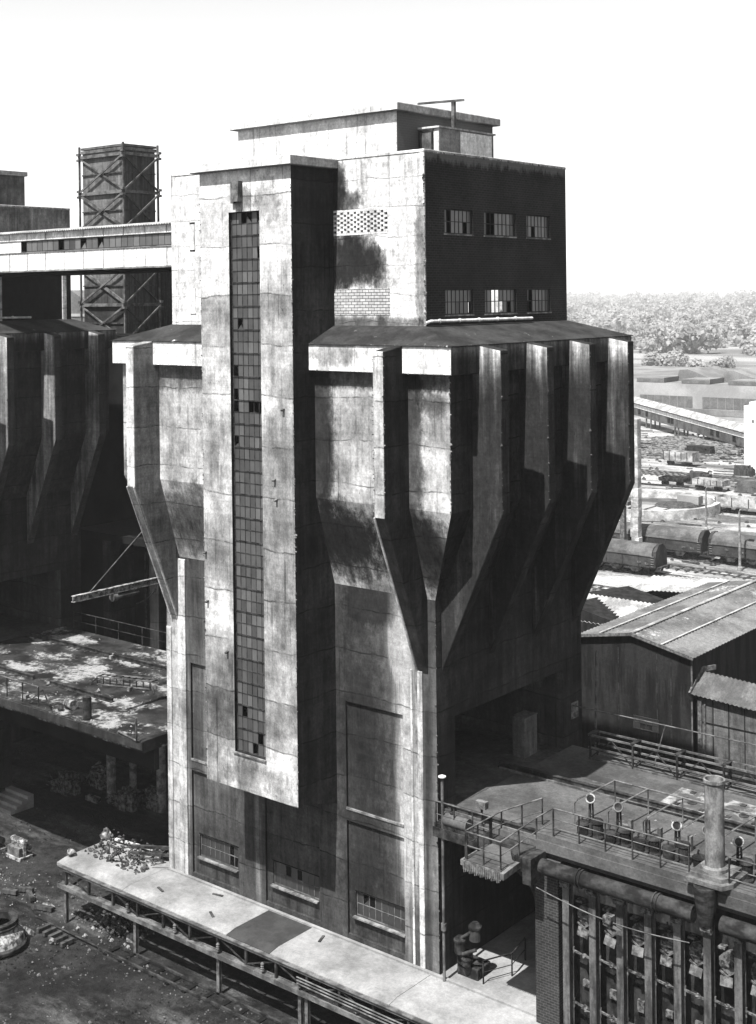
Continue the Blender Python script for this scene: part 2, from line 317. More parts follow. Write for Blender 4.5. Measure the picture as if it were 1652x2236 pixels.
    def build(s, name, mats, parent=None, rule=None, bevel=0, **tags):
        me = bpy.data.meshes.new(name)
        off = parent_loc(parent) if parent else Vector((0, 0, 0))
        me.from_pydata([(v[0]-off.x, v[1]-off.y, v[2]-off.z) for v in s.v], [], s.f); me.update()
        bm = bmesh.new(); bm.from_mesh(me)
        bmesh.ops.recalc_face_normals(bm, faces=bm.faces)
        if rule is not None: bm.normal_update()
        bm.to_mesh(me); bm.free()
        if not isinstance(mats, (list, tuple)): mats = [mats]
        for m in mats: me.materials.append(M[m])
        for i, p in enumerate(me.polygons):
            if i < len(s.mi): p.material_index = s.mi[i]; p.use_smooth = s.smooth[i]
            if rule is not None:
                r = rule(p.normal, p.center+off)
                if r is not None: p.material_index = r
        o = bpy.data.objects.new(name, me); COL.objects.link(o)
        if parent: o.parent = parent
        if bevel:
            b = o.modifiers.new('bevel', 'BEVEL'); b.width = bevel; b.segments = 1; b.limit_method = 'ANGLE'; b.angle_limit = radians(40)
        for k, v in tags.items(): o[k] = v
        return o
def parent_loc(o):
    L = Vector(o.location)
    while o.parent: o = o.parent; L += Vector(o.location)
    return L
def thing(name, label, cat, loc=(0, 0, 0), group=None):
    o = bpy.data.objects.new(name, None); COL.objects.link(o); o.location = loc; o.empty_display_size = .3
    o['label'] = label; o['category'] = cat
    if group: o['group'] = group
    return o
def tag(o, label, cat, group=None):
    o['label'] = label; o['category'] = cat
    if group: o['group'] = group
    return o
def struct(o): o['kind'] = 'structure'; return o
def copy_tree(o, parent=None):
    c = o.copy(); COL.objects.link(c); c.parent = parent
    for ch in list(o.children): copy_tree(ch, c)
    return c
def wall(mb, plane, c0, c1, u0, u1, z0, z1, holes, mi=0):
    """thick wall with rectangular openings. plane 'X': spans Y (u) between X=c0 (outer) and c1; 'Y' likewise"""
    us = sorted({u0, u1}|{h[0] for h in holes}|{h[1] for h in holes}); zs = sorted({z0, z1}|{h[2] for h in holes}|{h[3] for h in holes})
    def P(c, u, z): return (c, u, z) if plane == 'X' else (u, c, z)
    def hole(u, z): return any(h[0] < u < h[1] and h[2] < z < h[3] for h in holes)
    for i in range(len(us)-1):
        for j in range(len(zs)-1):
            a, b, c, d = us[i], us[i+1], zs[j], zs[j+1]
            if hole((a+b)/2, (c+d)/2): continue
            for cc in (c0, c1): mb.add([P(cc, a, c), P(cc, b, c), P(cc, b, d), P(cc, a, d)], [(0, 1, 2, 3)], mi)
    for (a, b, c, d) in list(holes)+[(u0, u1, z0, z1)]:
        for (p, q, r, s_) in ((a, b, c, c), (a, b, d, d), (a, a, c, d), (b, b, c, d)):
            mb.add([P(c0, p, r), P(c0, q, s_), P(c1, q, s_), P(c1, p, r)], [(0, 1, 2, 3)], mi)
    return mb
def window(parent, plane, c, u0, u1, z0, z1, nu, nz, glass=('glassA', 'glassB', 'glassC'), miss=.08, bar=.035, fm='frame', major=None, sill=None, outward=-1, gw=(5, 3, 2), holes=()):
    """steel window: frame part with its panes as a sub-part. c = plane coordinate of the glass"""
    def B(mb, a, b, c0, c1, d, e, mi=0):
        if plane == 'X': mb.box(c0, c1, a, b, d, e, mi)
        else: mb.box(a, b, c0, c1, d, e, mi)
    f = MB(); o = outward
    B(f, u0, u0+bar*1.3, c-.03, c+.03, z0, z1); B(f, u1-bar*1.3, u1, c-.03, c+.03, z0, z1)
    B(f, u0+bar*1.3, u1-bar*1.3, c-.03, c+.03, z0, z0+bar*1.3); B(f, u0+bar*1.3, u1-bar*1.3, c-.03, c+.03, z1-bar*1.3, z1)
    du, dz = (u1-u0)/nu, (z1-z0)/nz
    for i in range(1, nu): B(f, u0+i*du-bar/2, u0+i*du+bar/2, c-.02, c+.022, z0+bar, z1-bar)
    for j in range(1, nz):
        w = bar*1.8 if major and j % major == 0 else bar
        B(f, u0+bar, u1-bar, c-.025+(-.02 if w > bar else 0), c+.025, z0+j*dz-w/2, z0+j*dz+w/2)
    fo = f.build('window_frame', fm, parent)
    g = MB(); rs = random.Random(int(abs(u0*1000+z0*77)))
    for i in range(nu):
        for j in range(nz):
            if rs.random() < miss or (i, j) in holes:
                # a shard stays in some broken panes
                if rs.random() < .6 and (i, j) not in holes:
                    a, b, d, e = u0+i*du, u0+(i+1)*du, z0+j*dz, z0+(j+1)*dz
                    tri = [(a, d), (b, d), (a+(b-a)*rs.random(), d+(e-d)*rs.uniform(.3, .7))]
                    vs = [(c, u, z) if plane == 'X' else (u, c, z) for u, z in tri]; vs += [((c+.006, u, z) if plane == 'X' else (u, c+.006, z)) for u, z in tri]
                    g.add(vs, [(0, 1, 2), (3, 5, 4), (0, 1, 4, 3), (1, 2, 5, 4), (2, 0, 3, 5)], 1)
                continue
            mi = rs.choices((0, 1, 2), gw)[0]
            tilt = rs.uniform(-.004, .004)
            B(g, u0+i*du, u0+(i+1)*du, c-.004+tilt, c+.004+tilt, z0+j*dz, z0+(j+1)*dz, mi)
    g.build('window_panes', list(glass), fo)
    if sill:
        s_ = MB(); B(s_, u0-.05, u1+.05, c+o*.02, c+o*sill, z0-.07, z0-.005); s_.build('window_sill', 'sill', parent)
    return fo
SKIP = object()

# ------------------------------------------------------------------ ground
g = MB(); N = 60
xs = [-3000, -1500, -800, -400, -200, -120]+[-100+4*i for i in range(41)]+[100, 200, 500, 1500]
ys = [-200, -100, -60, -40]+[-20+4*i for i in range(46)]+[200, 260, 400, 700, 1200, 2500, 4500]
def gz(x, y):
    h = .12*sin(x*.7+y*.31)*sin(y*.53-x*.2)
    if y > 400: h += (y-400)*.0
    return -3.0+h*(1 if y < 170 else 0)-.04
vs = [(x, y, gz(x, y)) for y in ys for x in xs]; nx = len(xs)
g.add(vs, [(j*nx+i, j*nx+i+1, (j+1)*nx+i+1, (j+1)*nx+i) for j in range(len(ys)-1) for i in range(nx-1)])
struct(g.build('ground', 'ground'))
# far wooded hills on the horizon
h = MB(); pts = []
NX = 60; NY = 14
for j in range(NY+1):
    for i in range(NX+1):
        x = -3600+i*75; y = 2100+j*110
        z = -4+ (16+9*sin(x*.0021+1)+5*sin(x*.007+2))*min(1, j/8)**1.3
        pts.append((x, y, z))
h.add(pts, [(j*(NX+1)+i, j*(NX+1)+i+1, (j+1)*(NX+1)+i+1, (j+1)*(NX+1)+i) for j in range(NY) for i in range(NX)])
struct(h.build('hills', 'foliage'))

# ------------------------------------------------------------------ coal bunker tower
SX0, SX1, SY0, SY1 = -17.46, 0.0, 0.0, 12.14
def bunker(label):
    T = thing('coal_bunker_tower', label, 'bunker tower', (SX1, 0, 0), 'concrete coal bunkers of the coke works')
    lit = lambda n, c: (1 if (n.x > .5 or n.y > .5 or n.x < -.5 or n.z < -.5) else 0)  # faces turned from the sun take the darker, sooty copy
    # shaft
    s = MB()
    s.box(SX0, SX1, .3, 1.33, .02, 16.3); s.box(SX0, SX1, 10.4, SY1, .02, 16.3)
    s.box(SX0, SX1, 1.33, 10.4, .02, 7.0); s.box(SX0, SX1, 1.33, 10.4, 10.95, 16.3)
    s.box(SX0, SX1, 0, .3, 10.97, 16.3)
    cols = [(SX0, -15.7), (-12.35, -10.5), (-6.95, -5.24), (-1.88, SX1)]
    for a, b in cols: s.box(a, b, 0, .3, .02, 10.97)
    for a, b in ((-15.7, -12.35), (-10.5, -6.95), (-5.24, -1.88)):
        s.box(a, b, 0, .3, 5.5, 6.08); s.box(a, b, 0.02, .3, .02, .26)
    for (a, b), (wa, wb) in zip(((-15.7, -12.35), (-10.5, -6.95), (-5.24, -1.88)), ((-15.29, -12.53), (-10.11, -7.15), (-4.86, -1.92))):
        wall(s, 'Y', .13, .3, a, b, .26, 5.5, [(wa, wb, 1.17, 2.3)]); s.box(a, b, .13, .3, 6.08, 10.97)
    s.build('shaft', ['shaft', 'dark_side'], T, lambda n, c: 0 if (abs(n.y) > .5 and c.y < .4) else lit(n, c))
    lo = MB()
    for a, b in ((-15.7, -12.35), (-10.5, -6.95), (-5.24, -1.88)): lo.box(a, b, -.04, .02, 6.0, 6.1)
    lo.build('ledge', 'sill', T)
    # foot strips and pilasters below the ribs
    for a, b, d in ((-1.0, -.72, .09), (-16.55, -15.97, .1), (-1.42, -1.3, .05), (-17.46, -17.1, .06)):
        m = MB(); m.box(a, b, -d, 0, .02, 13.1 if b > -15 else (16.2 if a > -17 else 12.6)); m.build('pilaster', 'rib_front', T, bevel=.02)
    # lower windows, set in the recessed panels
    for k, (a, b) in enumerate(((-15.29, -12.53), (-10.11, -7.15), (-4.86, -1.92))):
        pocket = MB(); pocket.box(a-.06, b+.06, .262, .298, 1.1, 2.34); 
        pocket.build('window_backing', 'black', T)
        window(T, 'Y', .235, a, b, 1.17, 2.27, 8, 2, ('glassC', 'glassC', 'glassC'), miss=.04, fm='steel_light', bar=.03, sill=.3, gw=(5, 1, 3), holes=((6, 0), (6, 1), (7, 0)) if k == 0 else ((2, 1),))
        hd = MB(); hd.box(a-.05, b+.05, .11, .13, 2.3, 2.34); hd.build('window_head', 'black', T)
    # bunker body and hopper
    b = MB(); lo_, hi_ = (SX0+.01, SX1-.01, SY0+.01, SY1-.01), (-19.26, 1.8, -1.2, 13.34)
    b.frustum(lo_, hi_, 16.28, 20.4); b.box(-19.26, 1.8, -1.2, 13.34, 20.4, 26.25)
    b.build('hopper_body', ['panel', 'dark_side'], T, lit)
    f = MB(); f.box(-19.64, 2.18, -1.58, 13.72, 26.2, 27.38)
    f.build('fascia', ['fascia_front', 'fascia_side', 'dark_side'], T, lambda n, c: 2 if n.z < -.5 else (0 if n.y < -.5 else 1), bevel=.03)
    # ribs
    def rib_poly(inner, outer, s_):   # profile in (offset, z)
        return [(inner, 13.1), (s_*3.35+inner if 0 else outer, 20.3), (outer, 27.2), (inner, 27.5), (inner, 20)]
    rule = lambda n, c: (1 if n.x > .5 or n.x < -.5 or n.z < -.2 else (0 if n.y < -.5 else 1))  # sunward rib faces stay lighter, sides and undersides take the shaded copy
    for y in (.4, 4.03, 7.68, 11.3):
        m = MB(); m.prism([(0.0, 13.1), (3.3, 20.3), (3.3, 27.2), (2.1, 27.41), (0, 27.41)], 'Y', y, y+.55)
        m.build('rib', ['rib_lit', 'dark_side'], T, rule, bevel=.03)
        m = MB(); m.prism([(SX0, 13.1), (SX0-3.3, 20.3), (SX0-3.3, 27.2), (SX0-2.1, 27.41), (SX0, 27.41)], 'Y', y, y+.55)
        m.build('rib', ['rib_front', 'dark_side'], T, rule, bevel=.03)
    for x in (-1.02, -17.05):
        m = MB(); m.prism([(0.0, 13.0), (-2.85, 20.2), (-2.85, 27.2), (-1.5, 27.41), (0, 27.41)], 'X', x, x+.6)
        m.build('rib', ['rib_front', 'dark_side' if x > -5 else 'rib_side'], T, lambda n, c: 0 if n.y < -.97 else 1, bevel=.03)  # shade of the sloping face is painted in by its darker material
        m = MB(); m.prism([(-.02, 12.9), (-2.9, 20.17), (-2.84, 20.2), (.04, 12.98)], 'X', x-.012, x+.07); m.prism([(-.03, 12.9), (-2.9, 20.17), (-2.84, 20.2), (.03, 12.98)], 'X', x+.5, x+.56) if x < -10 else None; m.build('rib_arris', 'rib_front', T)  # pale bar added to draw the bright edge of the slope
    # sloped roof
    r = MB(); r.frustum((-19.70, 2.24, -1.64, 13.78), (-17.0, -.48, .18, 12.0), 27.40, 28.2)
    r.box(-19.70, 2.24, -1.64, 13.78, 27.385, 27.42)
    r.build('roof', 'felt', T)
    p = MB(); p.tube([(-.42, .1, 28.32), (-.36, .35, 28.4), (-.36, 8.5, 28.38)], .07, 8)
    for y in (1, 2.5, 4, 5.5, 7): p.tube([(-.36, y, 28.4), (-.36, y+.08, 28.4)], .1, 8)
    p.build('gutter_pipe', 'steel_pale', T)
    # upper block: four hollow walls with real openings
    X0, X1, Y0, Y1, Z0, Z1 = -16.96, -.52, .22, 11.97, 28.1, 35.8
    wr = [(1.7, 3.87), (4.77, 7.42), (8.35, 10.46)]
    hr = [(a, b_, c, d) for a, b_ in wr for c, d in ((28.66, 29.8), (32.3, 33.4))]
    u = MB(); wall(u, 'X', X1, X1-.3, Y0, Y1, Z0, Z1, hr); u.build('block_side_wall', ['dark_brick', 'inner'], T, lambda n, c: 1 if X0+.2 < c.x < X1-.2 else 0)
    u = MB(); wall(u, 'X', X0, X0+.3, Y0, Y1, Z0, Z1, hr); u.build('block_end_wall', ['dark_brick', 'inner'], T, lambda n, c: 1 if X0+.2 < c.x < X1-.2 else 0)
    u = MB(); gr = (-5.80, -2.60, 32.33, 33.5)
    wall(u, 'Y', Y0, Y0+.3, X0+.3, X1-.3, Z0, Z1, [gr, (-15.6, -15.2, 31.9, 33.4), (-15.6, -15.2, 28.7, 30)])
    # corner returns of the pale front
    u.box(X0-.01, X0+.3, Y0-.012, Y0+.3, Z0, Z1); u.box(X1-.3, X1+.012, Y0-.012, Y0+.06, Z0, Z1)
    u.build('block_front_wall', ['white_wall', 'inner'], T, lambda n, c: 1 if Y0+.1 < c.y and abs(n.y) > .5 else 0); u = MB()
    wall(u, 'Y', Y1, Y1-.3, X0+.3, X1-.3, Z0, Z1, [(-6.8, -4.2, 28.6, 29.9), (-9.6, -8.6, 32.2, 33.5)])
    u.build('block_rear_wall', ['dark_brick', 'inner'], T, lambda n, c: 1 if c.y < Y1-.05 and abs(n.y) > .5 else 0)
    k = MB(); k.box(X0-.03, X1+.03, Y0-.03, Y1+.03, 35.8, 35.95)
    k.build('parapet', ['fascia_dark', 'white_wall', 'felt'], T, lambda n, c: 1 if n.y < -.5 else (2 if n.z > .5 else 0), bevel=.03)
    k = MB(); k.box(X0+.3, X1-.3, Y0+.3, Y1-.3, 28.22, 28.3); k.box(X0+.3, X1-.3, Y0+.3, Y1-.3, 31.2, 31.35); k.build('floor', 'inner', T)
    for i, (a, b_) in enumerate(wr):
        for j, (c, d) in enumerate(((28.66, 29.8), (32.3, 33.4))):
            hs = {(1, 0): ((2, 0), (2, 1), (3, 0), (3, 1), (6, 0)), (1, 1): ((1, 0), (1, 1), (2, 0), (2, 1)), (0, 1): ((1, 0), (5, 0)), (2, 1): ((2, 0),), (2, 0): ((0, 0), (1, 0), (1, 1)), (0, 0): ((6, 0),)}[(i, j)]
            window(T, 'X', X1-.14, a, b_, c, d, 8 if i == 1 else 7, 2, miss=.02, sill=.16, outward=1, holes=hs, gw=(4, 5, 1))
    # brick honeycomb grille and white brick infill in the front wall
    m = MB(); bw_, bh = .2, .1
    nz = 11; nxx = 16; dx = (gr[1]-gr[0])/nxx; dz = (gr[3]-gr[2])/nz
    for j in range(nz):
        for i in range(nxx):
            if (i+j) % 2 == 0 or j in (0, nz-1): m.box(gr[0]+i*dx-.025 if i else gr[0], gr[0]+(i+1)*dx+.025 if i < nxx-1 else gr[1], Y0-.015+.001*((i*3+j) % 4), Y0+.15, gr[2]+j*dz+.004, gr[2]+(j+1)*dz-.004)
    m.build('brick_grille', 'pale_wall', T)
    m = MB(); m.box(gr[0]-.1, gr[1]+.1, Y0+.31, Y0+.34, gr[2]-.1, gr[3]+.1); m.build('grille_backing', 'black', T)
    m = MB(); m.box(-5.80, -2.5, Y0-.02, Y0+.05, 28.68, 29.88); m.build('brick_infill', 'white_brick', T)
    for z in (32.0, 28.75):
        m = MB(); m.box(-15.6, -15.2, Y0-.03, Y0-.004, z, z+1.3); m.build('shutter', 'fascia_front', T)
    # penthouse
    m = MB(); m.box(-12.0, -2.0, Y0-.006, 7.7, 35.945, 37.75); m.build('penthouse', ['pale_wall', 'dark_brick'], T, lambda n, c: 0 if n.y < -.5 else 1)
    m = MB(); m.box(-12.3, -1.72, Y0-.3, 8.0, 37.75, 38.1); m.box(-11.6, -2.1, Y0+.1, 7.6, 38.1, 38.2)
    m.build('penthouse_roof', ['pale_wall', 'fascia_dark'], T, lambda n, c: 0 if n.y < -.5 else 1, bevel=.03)
    m = MB(); m.box(-1.99, -.86, 1.8, 6.1, 35.94, 37.05); m.box(-1.99, -.78, 1.72, 6.18, 37.05, 37.13)
    hut = m.build('roof_hut', ['pale_wall', 'fascia_dark', 'clad'], T, lambda n, c: 0 if n.y < -.5 else (1))
    m = MB(); m.box(-1.86, -1.24, 1.74, 1.8, 35.96, 36.9); m.build('hut_door', 'steel_light', hut)
    m = MB(); m.box(-1.95, -1.86, 1.72, 1.8, 35.96, 37.0); m.box(-1.24, -1.15, 1.72, 1.8, 35.96, 37.0); m.box(-1.86, -1.24, 1.72, 1.8, 36.9, 37.0); m.build('hut_door_frame', 'steel', hut)
    m = MB(); m.corr((-.84, 3.4, 37.0), (0, 1, 0), 2.5, (0, 0, -1), 1.0, .25, .015, 0, .01); m.build('hut_cladding', 'clad', hut)
    m = MB(); m.beam((-1.6, 3.95, 37.1), (-1.6, 3.95, 38.5), .16, .16); m.beam((-1.6, 4.0, 37.1), (-1.6, 4.3, 37.1), .1)
    m.beam((-3.2, 3.3, 38.5), (-1.1, 4.1, 38.55), .1, .1); m.build('roof_davit', 'steel_light', T)
    # stair tower with its tall window strip
    A0, A1, F, ZB, ZT = -11.73, -5.81, -2.63, 6.7, 35.45
    m = MB(); wz = (8.42, 33.5); wx = (-9.80, -7.80)
    wall(m, 'Y', F, F+.45, A0, A1, ZB, ZT, [(wx[0], wx[1], wz[0], wz[1])])
    for xa, xb in ((A0, A0+.35), (A1-.35, A1)):
        m.prism([(F+.45, ZB), (.22, ZB-.62), (.22, ZT), (F+.45, ZT)], 'X', xa, xb)
    m.prism([(F+.45, ZB), (.0, ZB-.62), (.0, ZB-.3), (F+.45, ZB+.3)], 'X', A0+.35, A1-.35)
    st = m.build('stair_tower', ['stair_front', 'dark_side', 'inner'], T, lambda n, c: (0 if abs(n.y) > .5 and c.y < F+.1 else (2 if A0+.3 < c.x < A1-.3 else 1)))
    m = MB(); m.box(wx[0]-.2, wx[1]+.2, F+.6, F+.7, wz[0]-.2, wz[1]+.2); m.build('stair_backing', 'black', T)
    window(T, 'Y', F+.2, wx[0], wx[1], wz[0], wz[1], 6, 46, ('glassW', 'glassV', 'glassU'), miss=.018, bar=.03, major=2, sill=.28, fm='steel', holes=((0, 29), (0, 30), (4, 29), (5, 29), (3, 29), (0, 32), (5, 42), (1, 3), (4, 1), (3, 0)))
    m = MB(); m.box(A0-.35, A1+.32, F-.35, .215, ZT-.02, ZT+.4); m.build('stair_roof', ['fascia_front', 'fascia_dark'], T, lambda n, c: 0 if n.y < -.5 else 1, bevel=.03)
    m = MB(); m.prism([(F-.02, 33.95), (F-.35, 33.95), (F-.28, 34.9), (F-.02, 34.9)], 'X', -9.3, -8.85); m.box(-9.5, -9.3, F-.16, F-.02, 33.9, 34.9); m.build('vent_hood', 'steel_light', T)
    def chips(p, q, n, r, mats=('chip_dark', 'chip_pale'), name='spalled_edge'):
        rd = random.Random(n+int(p[2]*10)); p, q = Vector(p), Vector(q)
        for mt in mats:
            m = MB()
            for _ in range(n):
                t = rd.random(); c = p.lerp(q, t); rr_ = r*rd.uniform(.35, 1.0)*(1.6 if rd.random() < .08 else 1)
                m.rock((c.x+rd.uniform(-.5, .5)*r, c.y+rd.uniform(-.5, .5)*r, c.z), rr_)
            m.build(name, mt, T)['kind'] = 'stuff'
    chips((X1, Y0, 28.3), (X1, Y0, 35.7), 46, .06)
    chips((A1, F, 7.0), (A1, F, 35.2), 90, .045); chips((A0, F, 7.0), (A0, F, 35.2), 70, .045)
    chips((-5.8, -1.58, 26.22), (2.18, -1.58, 26.22), 40, .045); chips((-19.6, -1.58, 26.22), (-11.8, -1.58, 26.22), 34, .045)
    chips((2.18, -1.6, 27.4), (2.18, 13.7, 27.4), 80, .05, ('chip_dark',)); chips((-5.8, -1.6, 27.4), (2.1, -1.6, 27.4), 40, .045)
    chips((0, 0, .1), (0, 0, 16.2), 60, .05, ('chip_dark',)); chips((-.42, -2.85, 20.3), (-.42, -2.85, 27.1), 34, .045); chips((-1.02, -2.85, 20.3), (-1.02, -2.85, 27.1), 24, .045)
    chips((1.8, -1.2, 20.4), (1.8, -1.2, 26.1), 24, .05); chips((X1+.03, .3, 35.85), (X1+.03, 11.9, 35.85), 70, .06, ('chip_dark',)); chips((SX0, 0, .1), (SX0, 0, 13), 40, .05)
    for y in (.4, 4.03, 7.68, 11.3): chips((3.3, y, 20.4), (3.3, y, 27.1), 20, .045, ('chip_dark',))
    # window sheet scars
    # stubs and scars on the tower front
    m = MB()
    for (x, z) in ((-7.0, 21.3), (-6.9, 20.4), (-11.6, 17.5), (-11.5, 15.2), (-6.4, 24.5), (-10.2, 13.0)):
        m.beam((x, F, z), (x, F-.16, z-.05), .12, .08)
    m.build('wall_bracket', 'steel_light', T)
    return T
tower = bunker('tall concrete bunker tower with glazed stair shaft and white upper block, nearest in the view')
t2 = copy_tree(tower); t2.location.x += -40.26
def windowless_side():
    for ch in list(t2.children):
        v = ch.data.vertices[0].co
        if ch.name.startswith(('window_frame', 'window_sill')) and v.x > -1.2 and v.z > 28:
            for g_ in list(ch.children): bpy.data.objects.remove(g_)
            bpy.data.objects.remove(ch)
        elif ch.name.startswith('block_side_wall'):
            ox = t2.location.x; bpy.data.objects.remove(ch); u = MB()
            u.box(ox-.82, ox-.52, .22, 11.97, 28.1, 35.8)
            u.build('block_side_wall', 'side2', t2)
            for (y, w) in ((5.9, .35), (11.2, .3)): u = MB(); u.box(ox-.52, ox-.4, y, y+w, 28.1, 33.4); u.build('pier_strip', 'rib_front', t2)
windowless_side()
for ch in list(t2.children):
    nm = ch.name.split('.')[0]
    if nm == 'penthouse' or nm == 'roof_hut' or nm == 'roof_davit' or nm == 'penthouse_roof':
        for g_ in list(ch.children): bpy.data.objects.remove(g_)
        bpy.data.objects.remove(ch); continue
    if nm in ('rib', 'hopper_body', 'parapet', 'fascia'):
        ch.data = ch.data.copy()
        for i, mm in enumerate(ch.data.materials):
            if mm.name == 'rib_south_concrete': ch.data.materials[i] = M['rib_lit2']
            elif mm.name == 'sooty_shaded_concrete': ch.data.materials[i] = M['dark_side2']
            elif mm.name == 'fascia_side_concrete': ch.data.materials[i] = M['side3']
ox = t2.location.x
u = MB(); u.box(ox-12, ox-2, .21, 9.3, 35.95, 38.1); u.build('penthouse', 'side2', t2)
u = MB(); u.box(ox-12.2, ox-1.85, .0, 9.45, 38.1, 38.4); u.build('penthouse_roof', 'fascia_dark', t2)
t2['label'] = 'sooty bunker tower at the left edge, cut off by the frame, behind the littered deck'

# small light-coloured plate on the far pier
m = MB(); m.box(.004, .03, 11.1, 11.75, 8.3, 9.1); tag(m.build('wall_sign', 'flap'), 'pale faded sign plate fixed to the dark pier beside the underpass', 'sign')
# downpipe and post at the shaft corner
P = thing('vent_pipe', 'tall thin pipe with mushroom cap rising beside the shaft corner', 'pipe', (.45, -.25, 0))
m = MB(); m.tube([(.45, -.25, 0), (.45, -.25, 8.8)], .065, 8); m.tube([(.45, -.25, 2.2), (.45, -.25, 2.5)], .12, 8); m.build('pipe', 'steel_light', P)
m = MB(); m.lathe((.45, -.25, 8.78), [(.06, 0), (.17, .03), (.17, .07), (.05, .12)], 12); m.build('cap', 'steel_pale', P)

# ------------------------------------------------------------------ platform along the tower foot
PF = thing('loading_platform', 'long pale concrete platform on thin steel posts along the tower foot', 'platform', (-9, -3.1, 0))
m = MB(); th = .16
# slab segments, each a hair different in level
segs = [(-22.9, -17.6, .6, 'platform'), (-17.58, -10.12, 1.2, 'platform'), (-10.1, -7.3, 1.2, 'platform_dark'), (-7.28, -.35, 1.2, 'platform'), (-.33, 11, 12, 'platform')]
for i, (a, b, yb, mt) in enumerate(segs):
    m = MB(); yf = -2.5
    m.box(a, b, yf, yb, -th, 0+.004*(i % 2)); m.add([(a, yf, 0), (b, yf, 0), (b, -3.05, -.1), (a, -3.05, -.1), (a, yf, -th), (b, yf, -th), (b, -3.05, -.24), (a, -3.05, -.24)],
        [(0, 1, 2, 3), (7, 6, 5, 4), (3, 2, 6, 7), (0, 3, 7, 4), (1, 5, 6, 2)]); m.build('slab', mt, PF)
m = MB(); m.box(-17.4, 5.3, -.22, -.06, .004, .09); m.build('kerb', 'platform', PF)
m = MB(); m.box(-17.4, 11, .6, .9, -3, -.16); m.build('base_wall', 'black', PF)
G = MB()
G.box(-22.6, 11, -3.2, -3.06, -.30, -.16); G.box(-22.6, 11, -3.26, -3.0, -.165, -.13)
bc = MB(); bc.box(-22.5, 11, -3.35, -3.0, -1.12, -1.04); bc.box(-22.5, 11, -3.36, -3.32, -1.2, -.98); bc.box(-22.5, 11, -3.02, -2.98, -1.2, -.98)
bc.build('bottom_chord', 'steel_light', PF); G.build('top_chord', 'steel_light', PF)
xs_ = [-22.05+1.9*i for i in range(18)]
for i, x in enumerate(xs_):
    m = MB(); m.beam((x, -3.1, -1.04), (x, -3.1, -.3), .12, .1)
    if i < len(xs_)-1:
        a, b = (x, -3.1, -.32), (x+1.9, -3.1, -1.0)
        if i % 2: a, b = (x, -3.1, -1.0), (x+1.9, -3.1, -.32)
        m.beam(a, b, .05, .05)
    m.build('girder_web', 'steel', PF)
for x in (-22.05, -16.49, -10.55, -5.35, -4.95, .6, 6.2):
    m = MB(); m.box(x-.09, x+.09, -3.2, -3.17, -3.05, -1.12); m.box(x-.02, x+.02, -3.17, -3.05, -3.05, -1.12); m.box(x-.09, x+.09, -3.05, -3.02, -3.05, -1.12); m.build('post', 'steel_light', PF)
    m = MB(); m.beam((x, -3.0, -1.3), (x, .5, -.3), .08, .08); m.build('strut', 'steel', PF)
# insulators / pipes hung along the girder on the right
for k in range(3):
    m = MB(); z = -.45-.14*k; m.tube([(-5.4, -3.3, z), (-2, -3.34, z), (3, -3.34, z-.05), (9, -3.36, z)], .035, 6); m.build('conduit', 'steel_light', PF)
for x in (-17, -13.5, -10.5, -7.6, -5.3, -2.0, 1.2):
    m = MB(); m.lathe((x, -3.22, -.95), [(.05, 0), (.09, .05), (.05, .1), (.09, .15), (.05, .2), (.09, .25), (.05, .3), (.09, .35), (.04, .42)], 8); m.build('insulator', 'steel_light', PF)

# ------------------------------------------------------------------ coke oven battery (right)
OB = thing('coke_oven_battery', 'coke oven battery with steel buckstays, brick pier and gritty top deck', 'coke ovens', (5.4, 0, 0))
m = MB(); m.box(5.4, 32, .35, 11.2, 0.003, 6.6); m.build('oven_block', 'oven', OB)
m = MB(); m.box(0.01, 32, .35, 11.2, 6.6, 7.0); m.box(5.3, 32, -.1, .35, 6.7, 7.0); m.build('top_deck', 'deck', OB)
m = MB(); m.box(5.3, 32, -.42, .4, 7.0, 7.12); m.box(5.3, 32, -.42, -.28, 7.12, 7.42); m.box(5.3, 32, -.36, .55, 7.42, 7.68)
m.build('walkway_slab', 'deck', OB)
m = MB(); m.box(5.28, 6.38, -.5, 1.6, 0.003, 6.7); m.build('brick_pier', 'pier_brick', OB)
m = MB()
for k in range(12):
    a0, a1 = pi/2*k/12, pi/2*(k+1)/12
    m.beam((5.3-1.9*(1-cos(a0)) if 0 else 3.4+1.9*sin(a0) , -.1, 4.2+1.9*cos(a0)), (3.4+1.9*sin(a1), -.1, 4.2+1.9*cos(a1)), .3, .14)
m.build('arch_bracket', 'steel', OB)
m = MB(); m.box(.01, 5.28, 8.6, 9, 0, 6.6); m.build('passage_back_wall', 'black', OB)
m = MB(); m.box(.01, 5.28, -.25, .34, 6.3, 6.75); m.build('bridge_beam', 'steel', OB)
m = MB(); m.box(.3, 5.2, .7, 4.5, 6.5, 6.59); m.build('bridge_soffit', 'black', OB)
